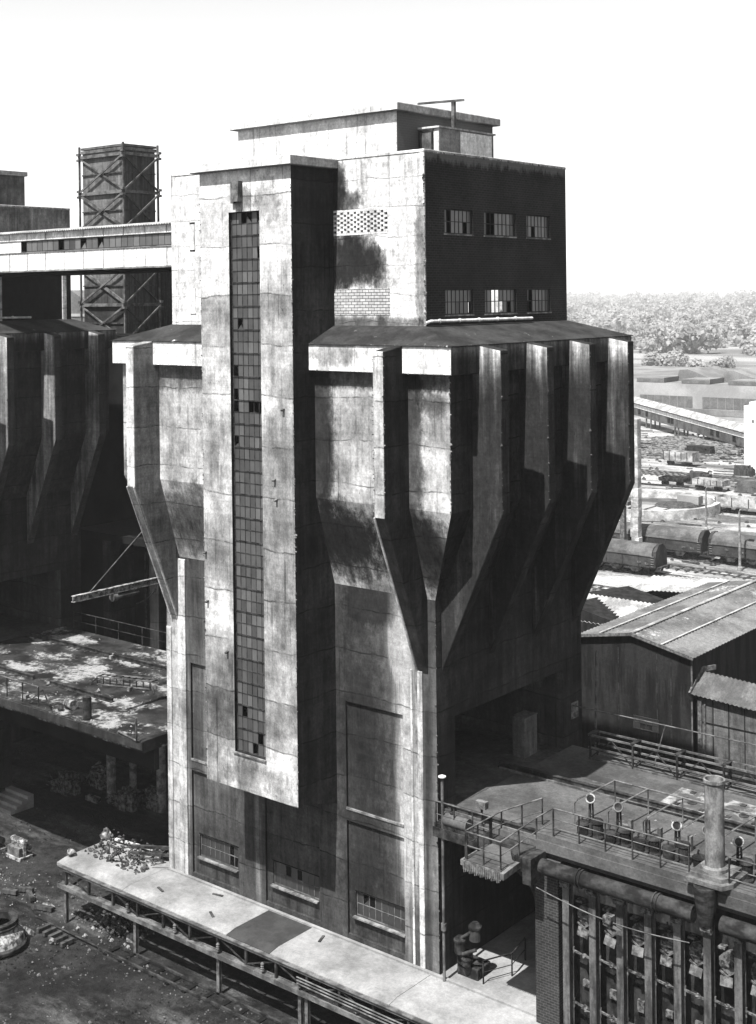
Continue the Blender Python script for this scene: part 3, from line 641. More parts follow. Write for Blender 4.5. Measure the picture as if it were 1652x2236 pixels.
for k in range(13):
    x = 6.79+1.21*k
    m = MB(); m.box(x-.15, x+.15, -.62, -.58, 0.003, 6.35); m.box(x-.03, x+.03, -.58, -.3, 0.003, 6.35); m.box(x-.15, x+.15, -.3, -.26, 0.003, 6.35)
    b = m.build('buckstay', 'buck', OB)
    m = MB(); m.box(x-.22, x+.22, -.72, -.5, 5.95, 6.25); m.beam((x-.2, -.74, 6.1), (x+.2, -.74, 6.1), .1, .12); m.build('clamp', 'door', b)
    # the recess between this buckstay and the next: lid, flap, ties, rod
    xc = x+.60
    d = MB(); d.box(xc-.4, xc+.4, .1, .34, .1, 6.2); dp = d.build('oven_door', 'oven', OB)
    rd = random.Random(k)
    d = MB(); pr = [(xc+.34*cos(a)*rd.uniform(.9, 1.1), 4.82+.42*sin(a)*rd.uniform(.9, 1.08)) for a in [2*pi*i/9 for i in range(9)]]
    d.prism(pr, 'Y', -.16, .1); d.box(xc-.25, xc+.25, -.24, -.16, 4.72, 4.9); d.beam((xc-.3, -.2, 4.5), (xc, -.22, 4.36), .06); d.beam((xc+.3, -.2, 4.6), (xc, -.22, 4.36), .06)
    d.box(xc-.38, xc-.1, -.2, .1, 5.28, 5.36)
    d.build('door_latch', 'door', dp)
    t = rd.uniform(-.12, .12)
    d = MB(); d.beam((xc-.24, -.3, 4.2+t*.4), (xc+.27, -.34, 4.22-t*.4), .03, .34, up=(0, .35, 1)); d.build('door_flap', 'flap' if k % 3 else 'door', dp)
    for zt in (3.25, 1.2):
        d = MB(); d.beam((xc-.52, -.28, zt+.1), (xc+.52, -.28, zt-.02), .07, .07); d.beam((xc-.45, -.28, zt-.12), (xc-.45, -.28, zt+.25), .06); d.rock((xc+.05, -.28, zt+.02), .14); d.build('cross_tie', 'door', dp)
    d = MB(); d.tube([(xc+.36, -.2, .05), (xc+.36, -.2, 3.2)], .025, 6); d.build('rod', 'steel_pale', dp)
    d = MB(); d.box(xc-.2, xc+.1, -.02, .1, 1.9-.1*(k % 3), 2.15); d.box(xc-.16, xc+.2, -.02, .1, .7, .9); d.build('door_plate', 'door', dp)
    # ascension pipe on the deck
    if k < 11:
        ax, ay = 6.45+1.3*k, 1.75
        a = MB(); h1, h2 = .62+.1*rd.random(), .72+.1*rd.random()
        a.lathe((ax-.2, ay-.05, 7.0), [(.3, 0), (.3, .1), (.24, .16), (.26, h1-.12), (.29, h1-.08), (.25, h1), (.1, h1+.04)], 14)
        a.lathe((ax+.24, ay+.3, 7.0), [(.3, 0), (.3, .1), (.25, .18), (.27, h2-.14), (.31, h2-.08), (.26, h2+.02), (.12, h2+.08)], 14)
        a.box(ax-.1, ax+.2, ay-.05, ay+.3, 7.1, 7.1+h1*.8)
        a.beam((ax-.28, ay-.2, 7.2), (ax-.5, ay-1.0, 7.05), .13, .18); a.beam((ax+.2, ay-.1, 7.2), (ax+.05, ay-.95, 7.05), .13, .18)
        for q in range(3): a.tube([(ax-.3+.28*q, ay+.1*q-.1, 7.6), (ax-.25+.28*q, ay+.1*q, 7.85)], .04, 6)
        st = a.build('standpipe', 'pipe', OB)
        hz_ = 8.45+rd.uniform(-.12, .12)
        a = MB(); a.beam((ax-.1, ay+.3, 7.6), (ax-.08, ay+.32, hz_), .07, .1); a.beam((ax+.08, ay+.3, 7.6), (ax+.04, ay+.32, hz_), .06, .06); a.beam((ax-.1, ay+.3, 7.9), (ax+.1, ay+.3, 8.0), .05); a.build('lid_arm', 'steel', st)
        n = Vector((.35, -.8, rd.uniform(.0, .7))).normalized(); c = Vector((ax, ay+.22, hz_+.1)); u_ = n.cross(Vector((0, 0, 1))).normalized(); v_ = u_.cross(n)
        if k % 4 != 2:
            a = MB(); a.tube([c-n*.03, c], .2, 16); a.build('standpipe_lid', 'steel', st)
            a = MB(); a.tube([c+(u_*cos(t)+v_*sin(t))*.18+n*.02 for t in [2*pi*i/18 for i in range(19)]], .035, 6, cap=False); a.build('lid_seal', 'iron_pale' if k % 3 != 1 else 'steel_light', st)
        a = MB(); a.box(ax-.5, ax+.35, ay-1.1, ay-.5, 7.003, 7.03); a.box(ax+.45, ax+.75, ay+.6, ay+1.0, 7.003, 7.25); a.build('base_slab', 'flap', OB)
# collecting main under the walkway
m = MB(); m.tube([(5.9, -.95, 6.66), (12.5, -.95, 6.66)], .31, 20); 
for x in (7.6, 7.75, 10.9, 11.05): m.tube([(x, -.95, 6.66), (x+.06, -.95, 6.66)], .36, 20)
m.tube([(13.6, -.95, 6.6), (24, -.95, 6.6)], .31, 20); m.build('collecting_main', 'pipe', OB)
m = MB(); m.box(5.35, 5.75, -1.5, -.35, 6.0, 7.05); m.lathe((4.9, -.6, 5.9), [(.2, 0), (.5, .35), (.6, .9), (.6, 1.0)], 14); m.build('main_end_box', 'steel', OB)
m = MB(); pts = []
for i in range(25):
    t = i/24; pts.append((5.9+6.6*t, -1.35, 5.95-.3*sin(pi*t)-.2*t))
m.tube(pts, .025, 5); m.build('hanging_cable', 'steel_light', OB)
m = MB(); m.box(9.0, 9.35, -1.55, -1.2, 5.55, 5.8); m.beam((9.0, -1.5, 5.5), (9.6, -1.2, 5.3), .1); m.build('cable_roller', 'door', OB)
# stack on its octagonal base
ST = thing('standpipe_stack', 'single upright steel pipe on a stepped block at the walkway edge', 'pipe stack', (12.8, .35, 7.7))
m = MB(); m.prism([(12.0, -.75), (13.5, -.75), (13.75, -.3), (13.75, 1.0), (12.0, 1.0)], 'Z', 7.69, 7.86); m.prism([(12.15, -.55), (13.4, -.55), (13.55, -.3), (13.55, .9), (12.15, .9)], 'Z', 7.86, 8.02)
m.build('base_block', 'steel_light', ST); m = MB(); m.lathe((12.8, -.6, 6.25), [(.3, 0), (.34, .4), (.4, .8), (.44, 1.2), (.44, 1.4)], 20); m.build('elbow', 'pipe', ST)
m = MB(); m.lathe((12.8, .2, 8.02), [(.52, 0), (.52, .12), (.37, .16), (.36, 3.2), (.41, 3.25), (.41, 3.36), (.33, 3.36), (.31, 2.9)], 24); m.build('stack_pipe', 'stack', ST)
# crane and charging-car rails
for y in (.72, 6.5):
    m = MB()
    m.box(-.3 if y < 1 else -1.2, 32, y-.14, y+.14, 7.004, 7.06); m.box(-.3 if y < 1 else -1.2, 32, y-.05, y+.05, 7.06, 7.22); m.box(-.3 if y < 1 else -1.2, 32, y-.09, y+.09, 7.22, 7.26); m.build('charging_rail', 'steel', OB)
m = MB(); m.box(-.3, 32, .5, .58, 7.004, 7.1); m.box(-1, 32, 6.2, 6.27, 7.004, 7.1); m.build('check_rail', 'steel_light', OB)
# pale charging pavement with lids
m = MB(); m.box(6.9, 32, 6.95, 9.3, 7.004, 7.012); pv = m.build('charging_pavement', 'deck_pale', OB)
m = MB()
for k in range(16):
    for j in range(3):
        m.box(7.5+1.2*k, 7.72+1.2*k, 7.25+.8*j, 7.5+.8*j, 7.012, 7.05)
    m.lathe((8.1+1.2*k, 7.9, 7.012), [(.22, 0), (.22, .03), (.16, .05)], 12)
m.build('charging_lids', 'steel', pv)
m = MB(); pts = [(3.75+1.35*cos(a), 7.95+.32*sin(a)+.02*cos(a)) for a in [2*pi*i/28 for i in range(28)]]; m.prism(pts, 'Z', 7.004, 7.01); m.build('oil_patch', 'platform_dark', OB)
m = MB()
rd = random.Random(5)
for k in range(60):
    x = rd.uniform(6.3, 20); y = rd.uniform(2.4, 6.0); m.rock((x, y, 7.02), rd.uniform(.03, .09))
m.build('deck_debris', 'stone', OB); 
for k in range(9):
    x = 7+1.35*k; m = MB(); m.box(x, x+.5, 3.2, 3.6, 7.003, 7.35); m.box(x+.5, x+.65, 3.2, 3.4, 7.003, 7.6); m.build('deck_fitting', 'steel_light', OB)

# railings -----------------------------------------------------------------
def railing(label, pts, h=1.1, post=1.25, mid=(.5,), r=.026, mat='steel_light', group='railings on the oven deck', mids=True):
    pts = [Vector(p) for p in pts]; R = thing('railing', label, 'railing', pts[0], group)
    m = MB(); m.tube([p+Vector((0, 0, h)) for p in pts], r*1.25, 6); m.build('handrail', mat, R)
    for q in mid: m = MB(); m.tube([p+Vector((0, 0, h*q)) for p in pts], r*.75, 6); m.build('midrail', mat, R)
    proto = None
    for i in range(len(pts)-1):
        a, b = pts[i], pts[i+1]; n = max(1, round((b-a).length/post))
        for k in range(n+(1 if i == len(pts)-2 else 0)):
            p = a.lerp(b, k/n); m = MB(); m.beam(p, p+Vector((0, 0, h)), r*2, r*2); m.build('railing_post', 'steel', R)
    return R
railing('thick pipe railing along the outer edge of the oven walkway', [(6.07, -.3, 7.7), (12.0, -.3, 7.7)], 1.12, 1.25, (.62, .3))
railing('far stretch of walkway railing to the right of the upright stack', [(13.6, -.3, 7.7), (24, -.3, 7.7)], 1.12, 1.25, (.62, .3))
railing('rail on the near side of the small gangway', [(3.1, -2.15, 6.62), (4.75, -2.15, 6.62), (5.2, -.2, 7.1), (6.05, -.28, 7.7)], 1.1, .9, (.5,))
railing('rail on the far side of the small gangway', [(3.0, -2.1, 6.62), (3.0, .5, 6.62), (4.2, 1.8, 7.05)], 1.1, .9, (.5,))
railing('rail of the narrow bridge next to the shaft corner', [(.1, -.25, 6.6), (3.0, -.25, 6.6)], 1.1, 1.0, (.5,))
GW = thing('gangway', 'small steel gangway jutting out from the oven deck above the dark passage', 'gangway', (3.9, -1, 6.5))
m = MB(); m.box(2.95, 4.8, -2.2, .34, 6.45, 6.6); m.build('gangway_deck', 'deck', GW)
m = MB(); m.beam((4.9, -2.3, 6.42), (4.9, .3, 6.62), .18, .26); m.beam((2.9, -2.25, 6.46), (2.9, .3, 6.46), .12, .22); m.build('gangway_beam', 'steel_light', GW)
m = MB(); m.box(2.95, 4.8, -2.24, -2.2, 6.2, 6.56)
for k in range(20): m.box(3+.09*k, 3.04+.09*k, -2.27, -2.24, 6.1+.03*(k % 3), 6.5)
m.build('gangway_fringe', 'flap', GW)
# inverted-U frames over the ascension pipes
HF = thing('rail_frame', 'row of linked pipe hoops standing on the oven deck between the rails', 'pipe frame', (5.6, 3.4, 7))
for k in range(9):
    x = 5.3+1.62*k
    m = MB(); m.tube([(x, 2.6, 7), (x, 2.6, 7.95), (x+.08, 2.8, 8.1), (x+.25, 5.6, 8.1)], .035, 6); m.tube([(x+.25, 5.6, 8.1), (x+.25, 5.6, 7)], .035, 6); m.build('hoop', 'steel_light', HF)
m = MB(); m.tube([(5.5, 5.6, 8.1), (19, 5.6, 8.1)], .04, 6); m.build('top_rail', 'steel_light', HF)
BT = thing('crate_tank', 'small pale capsule tank on the deck edge near the shaft', 'tank', (1.0, -.0, 7))
m = MB(); m.tube([(.45, -.05, 6.95), (1.7, -.05, 6.95)], .28, 14); m.box(.6, .8, -.2, .1, 6.6, 6.8); m.box(1.3, 1.5, -.2, .1, 6.6, 6.8); m.build('tank_shell', 'deck', BT)
m = MB(); m.lathe((.8, -.05, 7.2), [(.07, 0), (.07, .08), (.1, .08), (.1, .12)], 10); m.build('filler', 'steel', BT)
m = MB(); m.box(0.0, 3.0, -.34, .34, 6.42, 6.58); m.box(0, 3.0, -.38, -.34, 6.2, 6.62); tag(m.build('footbridge', 'steel'), 'narrow footbridge slab between the shaft corner and the gangway', 'bridge')
b = thing('junction_box', 'pale box on a post beside the first charging rail', 'junction box', (2.2, 1.0, 7))
m = MB(); m.beam((2.2, .2, 7), (2.2, .2, 7.9), .07); m.build('post', 'steel', b)
m = MB(); m.box(1.95, 2.45, .08, .34, 7.75, 8.05); m.build('box', 'flap', b)
# back fence with lattice
BF = thing('lattice_fence', 'long rusty lattice parapet along the far edge of the oven deck', 'fence', (2, 10, 7))
for y in (10.05, 10.75):
    m = MB()
    for z in (7.05, 7.55, 8.15): m.beam((1.6, y, z), (24, y, z), .08, .08)
    m.build('lattice_chord', 'steel_light', BF)
for k in range(10):
    x = 1.7+2.3*k
    m = MB(); m.beam((x, 10.05, 7), (x, 10.05, 8.15), .09); m.beam((x, 10.75, 7), (x, 10.75, 8.15), .09); m.beam((x, 10.0, 8.18), (x, 10.8, 8.18), .22, .06); m.build('lattice_frame', 'steel', BF)
    m = MB(); m.beam((x, 10.05, 7.05), (x+1.15, 10.05, 8.1), .05); m.beam((x+1.15, 10.05, 8.1), (x+2.3, 10.05, 7.05), .05); m.build('lattice_brace', 'steel', BF)
m = MB(); m.tube([(0.2, 10.9, 9.1), (24, 10.9, 9.1)], .03, 6); m.build('guard_rope', 'steel_light', BF)
m = MB(); m.tube([(4.6, 11.0, 7), (5.2, 11.0, 9.0)], .03, 6); tag(m.build('leaning_pole', 'steel_light'), 'thin pole leaning against the lattice parapet', 'pole')
P = thing('pole_post', 'thin tall post between the far pier and the dark shed', 'post', (.3, 12.6, 7))
m = MB(); m.tube([(.5, 12.6, 6.6), (.6, 12.6, 11.5)], .06, 8); m.build('post', 'steel_light', P); m = MB(); m.box(.3, .7, 12.4, 12.7, 6.8, 7.4); m.build('post_box', 'steel', P)

# things in the passage
MC = thing('pump_unit', 'cluster of grey motors and housings at the foot of the shaft in the passage', 'machine', (.95, .9, 0))
m = MB(); m.box(.5, 1.6, .6, 1.6, 0, .5); m.box(.55, 1.1, .5, 1.0, .5, 1.0); m.build('plinth', 'steel', MC, bevel=.03)
for (x, y, z, r, hh) in ((.75, .5, 1.0, .24, .75), (1.35, .8, 1.6, .26, .8), (1.1, .5, .55, .2, .4)):
    m = MB(); m.lathe((x, y, z), [(r*.8, 0), (r, .05), (r, hh*.7), (r*1.15, hh*.72), (r*1.15, hh*.82), (r*.6, hh)], 14); m.build('motor', 'steel', MC)
m = MB(); m.tube([(.7, .45, 1.6), (1.1, .55, 1.9), (1.45, .7, 2.2)], .07, 8); m.tube([(1.0, .35, 1.1), (1.6, .5, 1.4)], .08, 8); m.build('pipework', 'steel', MC)
railing('corner railing on the passage floor beside the motors', [(1.9, .6, 0), (2.5, 1.9, 0), (2.2, 3.4, 0)], 1.0, 1.2, (.5,), mat='steel', group='railings on the oven deck')
K = MB(); K.box(-1.5, -.8, 8.1, 9.2, 7.002, 8.9); K.box(-1.53, -.77, 8.07, 9.23, 8.9, 8.95); tag(K.build('kiosk', 'shed_panel'), 'pale box-like kiosk standing inside the dark underpass', 'kiosk')

# ------------------------------------------------------------------ left deck
LD = thing('raised_deck', 'littered black deck with pale spill patches between the two towers', 'deck', (-28, 4, 7))
m = MB(); m.box(-40.2, -17.5, -1.6, 10.6, 6.4, 7.0); m.build('deck_slab', 'deck_left', LD)
m = MB(); m.box(-40.2, -17.5, -1.72, -1.6, 6.55, 6.97); m.build('edge_beam', 'dark_side', LD); m = MB(); m.box(-40.2, -17.5, 9.9, 10.4, 5.6, 6.4); m.build('girder', 'dark_side', LD); m = MB(); m.box(-40.2, -17.5, -.9, -.6, 5.3, 6.4); m.build('girder', 'black', LD)
for x in (-36, -31.5, -27, -22.5):
    m = MB(); m.box(x-.25, x+.25, -.8, 9.9, 5.5, 6.4); m.build('cross_beam', 'black', LD)
for (x, y) in ((-34.1, 9.62), (-33.84, 11.83-.6), (-29.5, 9.9), (-38.6, 1.0)):
    m = MB(); m.tube([(x, y, -3.1), (x, y, 6.4)], .3 if y < 10 else .24, 14); m.build('column', 'sill', LD)
m = MB(); m.box(-39.9, -39.0, 1.0, 5.4, -3.1, 6.4); m.build('pier_wall', 'dark_side', LD)
for (y, x0, x1) in ((7.6, -40, -17.6), (1.6, -40, -31.2), (1.6, -29.6, -23.9)):
    m = MB(); m.box(x0, x1, y-.12, y+.12, 7.003, 7.05); m.box(x0, x1, y-.05, y+.05, 7.05, 7.2); m.box(x0, x1, y-.09, y+.09, 7.2, 7.25)
    for k in range(int((x1-x0)/.9)): m.box(x0+.9*k, x0+.9*k+.15, y-.3, y+.3, 7.0, 7.04)
    m.build('deck_rail', 'steel', LD)
m = MB(); rd = random.Random(9)
for k in range(110):
    x = rd.uniform(-39, -17.6); y = rd.uniform(-1.5, 10.4); m.rock((x, y, 7.03), rd.uniform(.02, .07)*(1.5 if x > -24 and y < 3 else 1))
o = m.build('deck_litter', 'stone'); tag(o, 'scattered pale grit and clinker lying on the littered deck', 'rubble'); o['kind'] = 'stuff'
D = thing('oil_drum', 'pale drum lying on its side near the deck edge', 'drum', (-24.8, -.5, 7))
m = MB(); m.tube([(-25.2, -.5, 7.28), (-24.5, -.6, 7.28)], .27, 14); m.build('drum_body', 'stone', D); m = MB(); m.tube([(-24.87, -.55, 7.28), (-24.83, -.555, 7.28)], .285, 14); m.build('hoop', 'flap', D)
D = thing('canister', 'dark upright cylinder standing at the deck edge', 'canister', (-22.65, -1.15, 7))
m = MB(); m.tube([(-22.65, -1.15, 7.0), (-22.65, -1.15, 8.15)], .24, 14); m.build('body', 'steel', D); m = MB(); m.lathe((-22.65, -1.15, 8.15), [(.2, 0), (.22, .05), (.1, .1)], 12); m.build('lid', 'steel', D)
D = thing('frame_ladder', 'rusty slatted frame lying on the littered deck', 'frame', (-25.5, 3.8, 7))
m = MB()
for dy in (0, .55):
    m.beam((-27.3, 3.2+dy, 7.5), (-23.9, 4.3+dy, 7.55), .07); m.beam((-27.3, 3.2+dy, 7.05), (-23.9, 4.3+dy, 7.1), .07)
m.build('side_rails', 'steel_light', D)
m = MB()
for k in range(9):
    t = k/8; x, y = -27.3+3.4*t, 3.2+1.1*t; m.beam((x, y, 7.5), (x, y+.55, 7.5), .06); m.beam((x, y, 7.05), (x, y, 7.5), .05)
m.beam((-23.9, 4.3, 7.5), (-23.2, 4.0, 7.02), .07); m.beam((-27.3, 3.2, 7.4), (-27.7, 3.0, 7.02), .07); m.build('slats', 'steel', D)
for i, (x, y, s_) in enumerate(((-31.0, 7.3, .13), (-25.6, 1.9, .15), (-24.8, 3.6, .13), (-28.4, -.9, .13))):
    m = MB(); m.box(x-s_, x+s_*.6, y-s_, y+s_, 7.003, 7.003+s_*1.6); m.rock((x+.1, y, 7.2+s_), s_*.6)
    tag(m.build('block', 'stone'), ('pale stone resting against the far rail of the littered deck', 'pale stone beside the broken end of the near rail', 'pale stone beside the rusty slatted frame', 'pale lump behind the deck edge railing')[i], 'stone', 'loose pale stones on the deck')
R_ = railing('thin broken railing at the left deck edge', [(-32.5, -1.4, 7), (-26.6, -1.4, 7)], 1.1, 1.5, (.5,), mat='steel_light', group='railings of the left deck')
m = MB(); m.beam((-27.5, -1.4, 7.1), (-26.2, -1.4, 8.0), .05); m.beam((-26.2, -1.4, 8.0), (-25.5, -1.35, 7.0), .05); m.rock((-25.0, -1.1, 7.1), .2); m.rock((-25.3, -.9, 7.1), .15); tag(m.build('scrap_trestle', 'steel'), 'collapsed trestle of bent rods at the end of the broken railing', 'scrap')
railing('dark mesh railing along the far side of the littered deck', [(-39, 10.5, 7), (-17.6, 10.5, 7)], 1.2, 2.4, (.5,), mat='steel', group='railings of the left deck')
m = MB(); m.tube([(-19.5, -1.6, 7.1), (-17.9, -1.75, 7.0), (-17.7, -1.9, 7.3), (-17.75, -1.9, 8.2)], .05, 8); tag(m.build('bent_pipe', 'steel_light'), 'bent pipe at the deck corner against the shaft', 'pipe')
# hoist beam with stay
HB = thing('hoist_beam', 'rusty hoist beam with a diagonal stay hanging over the littered deck', 'hoist', (-24, 4, 13))
m = MB(); x = -22
m.box(x-.12, x+.12, -2.5, 13.9, 13.62, 13.66); m.box(x-.12, x+.12, -2.5, 13.9, 13.92, 13.96); m.box(x-.02, x+.02, -2.5, 13.9, 13.66, 13.92); m.build('i_beam', 'iron_pale', HB)
m = MB(); m.tube([(x, -1.4, 13.95), (x, 1.9, 16.4), (x, 5.2, 18.8)], .03, 6); m.build('stay_rod', 'steel_light', HB)
m = MB(); m.tube([(x, .2, 13.4), (x, 1.9, 13.4)], .13, 10); m.tube([(x, .1, 13.4), (x, .4, 13.4)], .22, 12); m.beam((x, .4, 13.4), (x, .4, 13.65), .08); m.beam((x, 1.7, 13.4), (x, 1.7, 13.65), .08); m.build('trolley', 'steel_light', HB)
m = MB(); m.tube([(x, 3.3, 13.6), (x, 3.1, 13.2), (x, 2.5, 12.85), (x, 1.8, 12.75)], .03, 6); m.build('chain', 'steel_light', HB)

# ------------------------------------------------------------------ dark plant behind the left deck
DB = thing('dark_plant_building', 'blackened plant building with concrete canopy behind the littered deck', 'building', (-38, 16, -3))
m = MB(); m.box(-42, -22, 16, 19, -3, 12.6); m.box(-66, -35, 20, 23.0, -3, 26.8)
m.build('wall', 'black', DB)
m = MB(); m.box(-42.5, -21, 13.5, 19.2, 12.6, 13.1); m.build('canopy', 'side2', DB)
for x in (-39.5, -34.5, -29.5):
    m = MB(); m.box(x-.45, x+.45, 13.8, 15.9, -3, 12.6); m.build('pillar', 'dark_side', DB)
for k in range(10):
    m = MB(); m.box(-38+1.6*k, -37.8+1.6*k, 15.93, 15.99, 6, 12.5); m.build('rib_strip', 'steel', DB)
# ------------------------------------------------------------------ conveyor gallery between the towers
CG = thing('conveyor_gallery', 'long white-clad conveyor bridge with a strip of broken windows between the towers', 'gallery', (-29, 4, 31.4))
GX0, GX1 = -40.78, -16.96
m = MB(); m.box(GX0+.02, GX1-.02, 4, 4.08, 31.38, 32.52); m.box(GX0+.02, GX1-.02, 4, 4.08, 33.24, 33.7); m.box(-40.7, -35.3, 4, 4.08, 32.52, 33.24)
m.box(GX0+.02, GX1-.02, 7.4, 7.48, 31.38, 33.7); m.build('cladding', ['clad', 'inner'], CG)
m = MB(); m.box(GX0+.02, GX1-.02, 4.08, 7.4, 31.40, 31.5); m.box(GX0+.02, GX1-.02, 4.2, 7.3, 31.1, 31.38); m.build('gallery_floor', 'black', CG)
m = MB(); m.corr((GX0+.03, 5.7, 34.0), (1, 0, 0), GX1-GX0-.06, (0, -1, -.13), 1.95, .22, .03, wob=0); m.corr((GX0+.03, 5.7, 34.0), (1, 0, 0), GX1-GX0-.06, (0, 1, -.13), 1.95, .22, .03); m.build('gallery_roof', 'roof_sheet', CG)
m = MB()
for k in range(12): x = -17.9-1.86*k; m.box(x-.015, x+.015, 3.97, 4.0, 31.4, 32.5); m.box(x-.015, x+.015, 3.97, 4.0, 33.26, 33.68)
m.box(GX0+.02, GX1-.02, 3.94, 4.0, 32.49, 32.53); m.box(GX0+.02, GX1-.02, 3.95, 4.0, 33.23, 33.27); m.box(GX0+.02, GX1-.02, 3.96, 4.02, 31.3, 31.40)
m.build('cover_strip', 'frame_light', CG)
window(CG, 'Y', 4.04, -35.28, GX1-.05, 32.55, 33.22, 34, 1, miss=.14, bar=.03, gw=(6, 4, 1))
m = MB(); m.box(-35.2, GX1, 4.5, 4.52, 32.5, 33.23); m.build('window_backing', 'inner', CG)

# ------------------------------------------------------------------ timber-braced quench tower
QT = thing('quench_tower', 'square boarded tower wrapped in heavy timber cross bracing behind the gallery', 'quench tower', (-52, 26, -3))
qx0, qx1, qy0, qy1 = -54.75, -49.45, 24.0, 27.3
m = MB(); m.box(qx0, qx1, qy0, qy1, -3, 41.9); m.build('boarding', ['timber', 'timber_dark'], QT, lambda n, c: 0 if n.y < -.5 else 1)
m = MB(); m.box(qx0-.1, qx1+.1, qy0-.1, qy1+.1, 41.7, 41.95); m.box(qx0-.1, qx1+.1, qy0-.1, qy1+.1, 42.02, 42.2); m.build('top_edge', 'beam', QT)
for (x, y) in ((qx0-.16, qy0-.2), (qx1+.18, qy0-.2), (qx1+.18, qy1+.16), (qx0-.16, qy1+.16)):
    m = MB(); m.beam((x, y, 18), (x, y, 42.3), .14, .14); m.build('corner_post', 'beam', QT)
rings = [41.4-3.08*i for i in range(8)]
for z in rings:
    m = MB()
    for dz in (0,):
        m.beam((qx0-.35, qy0-.14, z), (qx1+.4, qy0-.14, z), .16, .26); m.beam((qx1+.14, qy0-.4, z), (qx1+.14, qy1+.35, z), .16, .26)
    m.beam((qx0-.14, qy0-.3, z), (qx0-.14, qy1+.3, z), .16, .26); m.build('ring_beam', 'beam', QT)
    for (x, y) in ((qx1+.25, qy0-.3), (qx1+.25, qy1+.25), (qx0-.2, qy0-.25)):
        m = MB(); m.box(x-.15, x+.15, y-.14, y+.14, z-.32, z-.14); m.box(x-.14, x+.16, y-.15, y+.14, z+.14, z+.34); m.build('knee_block', 'beam', QT)
    m = MB(); m.beam((qx0, qy0-.06, z-1.5), (qx1, qy0-.06, z-1.5), .1, .1); m.beam((qx1+.06, qy0, z-1.5), (qx1+.06, qy1, z-1.5), .1, .1); m.build('cleat', 'timber_dark', QT)
for i in range(7):
    a, b = rings[i+1]+.1, rings[i]-.1
    m = MB(); m.beam((qx0-.2, qy0-.26, a), (qx1+.2, qy0-.26, b), .1, .15); m.build('brace', 'beam', QT)
    m = MB(); m.beam((qx0-.2, qy0-.14, b), (qx1+.2, qy0-.14, a), .1, .12 if i % 2 == 0 else .26); m.build('brace', 'beam', QT)
    m = MB(); m.beam((qx1+.28, qy0-.2, a), (qx1+.28, qy1+.2, b), .1, .15); m.build('brace', 'beam', QT)
    m = MB(); m.beam((qx1+.22, qy0-.2, b), (qx1+.22, qy1+.2, a), .12, .14); m.build('brace', 'timber_dark', QT)
B = thing('dark_annex', 'small dark lean-to building with one window right of the timber tower', 'building', (-47, 29, -3))
m = MB(); m.prism([(-53.5, -3), (-40, -3), (-40, 30.1), (-49, 33.0), (-53.5, 33.0)], 'Y', 29, 34); m.build('wall', 'timber_dark', B)
m = MB(); m.box(-45.6, -44.9, 28.9, 28.99, 28.6, 30.0); m.build('window', 'black', B)
B = thing('distant_shed', 'small pale gabled building seen through the gap left of the timber tower', 'building', (-117, 70, -3))
m = MB(); m.prism([(-122, -3), (-111, -3), (-111, 28.4), (-117, 30.9), (-122, 29.4)], 'Y', 70, 76); m.build('wall', 'hall_glass', B)
m = MB(); m.box(-122.2, -110.8, 69.9, 69.98, 27.2, 27.6); m.build('band', 'hall', B)

# ------------------------------------------------------------------ yard, left foreground
S_ = thing('concrete_steps', 'short flight of pale concrete steps at the left edge of the yard', 'steps', (-38.5, 4, -3))
for k in range(4):
    m = MB(); m.box(-40.5, -36.6+.0*k, 3.6+.42*k, 4.1+.42*k, -3.05, -2.8+.2*k); m.build('step', 'platform', S_, bevel=.02)
def motor(label, x, y, s=1.0, rot=0):
    T = thing('scrapped_motor', label, 'motor', (x, y, -3), 'scrapped machines in the yard')
    m = MB(); m.box(x-.75*s, x+.75*s, y-.45*s, y+.5*s, -3.05, -2.82); m.build('base_plate', 'iron_pale', T, bevel=.02)
    for i in range(4):
        m = MB(); cx = x-.5*s+.34*s*i; m.lathe((cx, y, -2.82), [(.17*s, 0), (.17*s, .75*s), (.22*s, .78*s), (.22*s, .9*s), (.1*s, 1.0*s)], 10); m.build('cylinder', 'iron_pale', T)
    m = MB(); m.box(x-.6*s, x+.6*s, y-.42*s, y-.2*s, -2.8, -2.3*1); m.tube([(x-.7*s, y+.3*s, -2.4), (x+.7*s, y+.3*s, -2.4)], .16*s, 10); m.build('housing', 'steel_light', T)
motor('scrapped grey engine block with four upright cylinders in the yard, right of the pair', -30.9, .2, .95)
motor('larger scrapped engine block at the left edge of the yard, left of the pair', -33.2, -.3, 1.25)
def bale(label, x, y, s):
    s *= .8
    m = MB(); rd = random.Random(int(x*10))
    for k in range(16): m.box(*[v for p in [(x+rd.uniform(-.7, .5)*s, y+rd.uniform(-.5, .4)*s)] for v in (p[0], p[0]+rd.uniform(.3, .8)*s, p[1], p[1]+rd.uniform(.3, .7)*s)], -3.02, -3+rd.uniform(.5, 1.25)*s)
    for k in range(5): m.rock((x+rd.uniform(-.9, .9)*s, y+rd.uniform(-.8, .8)*s, -3+rd.uniform(.1, 1.2)*s), rd.uniform(.15, .35)*s)
    for k in range(14):
        a = (x+rd.uniform(-.9, .9)*s, y+rd.uniform(-.9, .7)*s, -3+rd.uniform(.2, 1.3)*s); m.tube([a, (a[0]+rd.uniform(-.5, .5), a[1]+rd.uniform(-.4, .4), a[2]+rd.uniform(-.3, .3))], .03, 5)
    tag(m.build('scrap_bale', 'door'), label, 'scrap bale', 'pressed scrap bales under the deck')
bale('pressed scrap bale just right of the round column, nearest to the tower', -31.9, 8.8, 1.25)
bale('rounder scrap bale behind and right of the nearest bale', -30.6, 10.0, 1.2)
bale('low wide scrap bale left of the round column', -37.3, 8.0, 1.3)
bale('taller scrap bale behind the low one, left of the round column', -36.4, 10.2, 1.25)
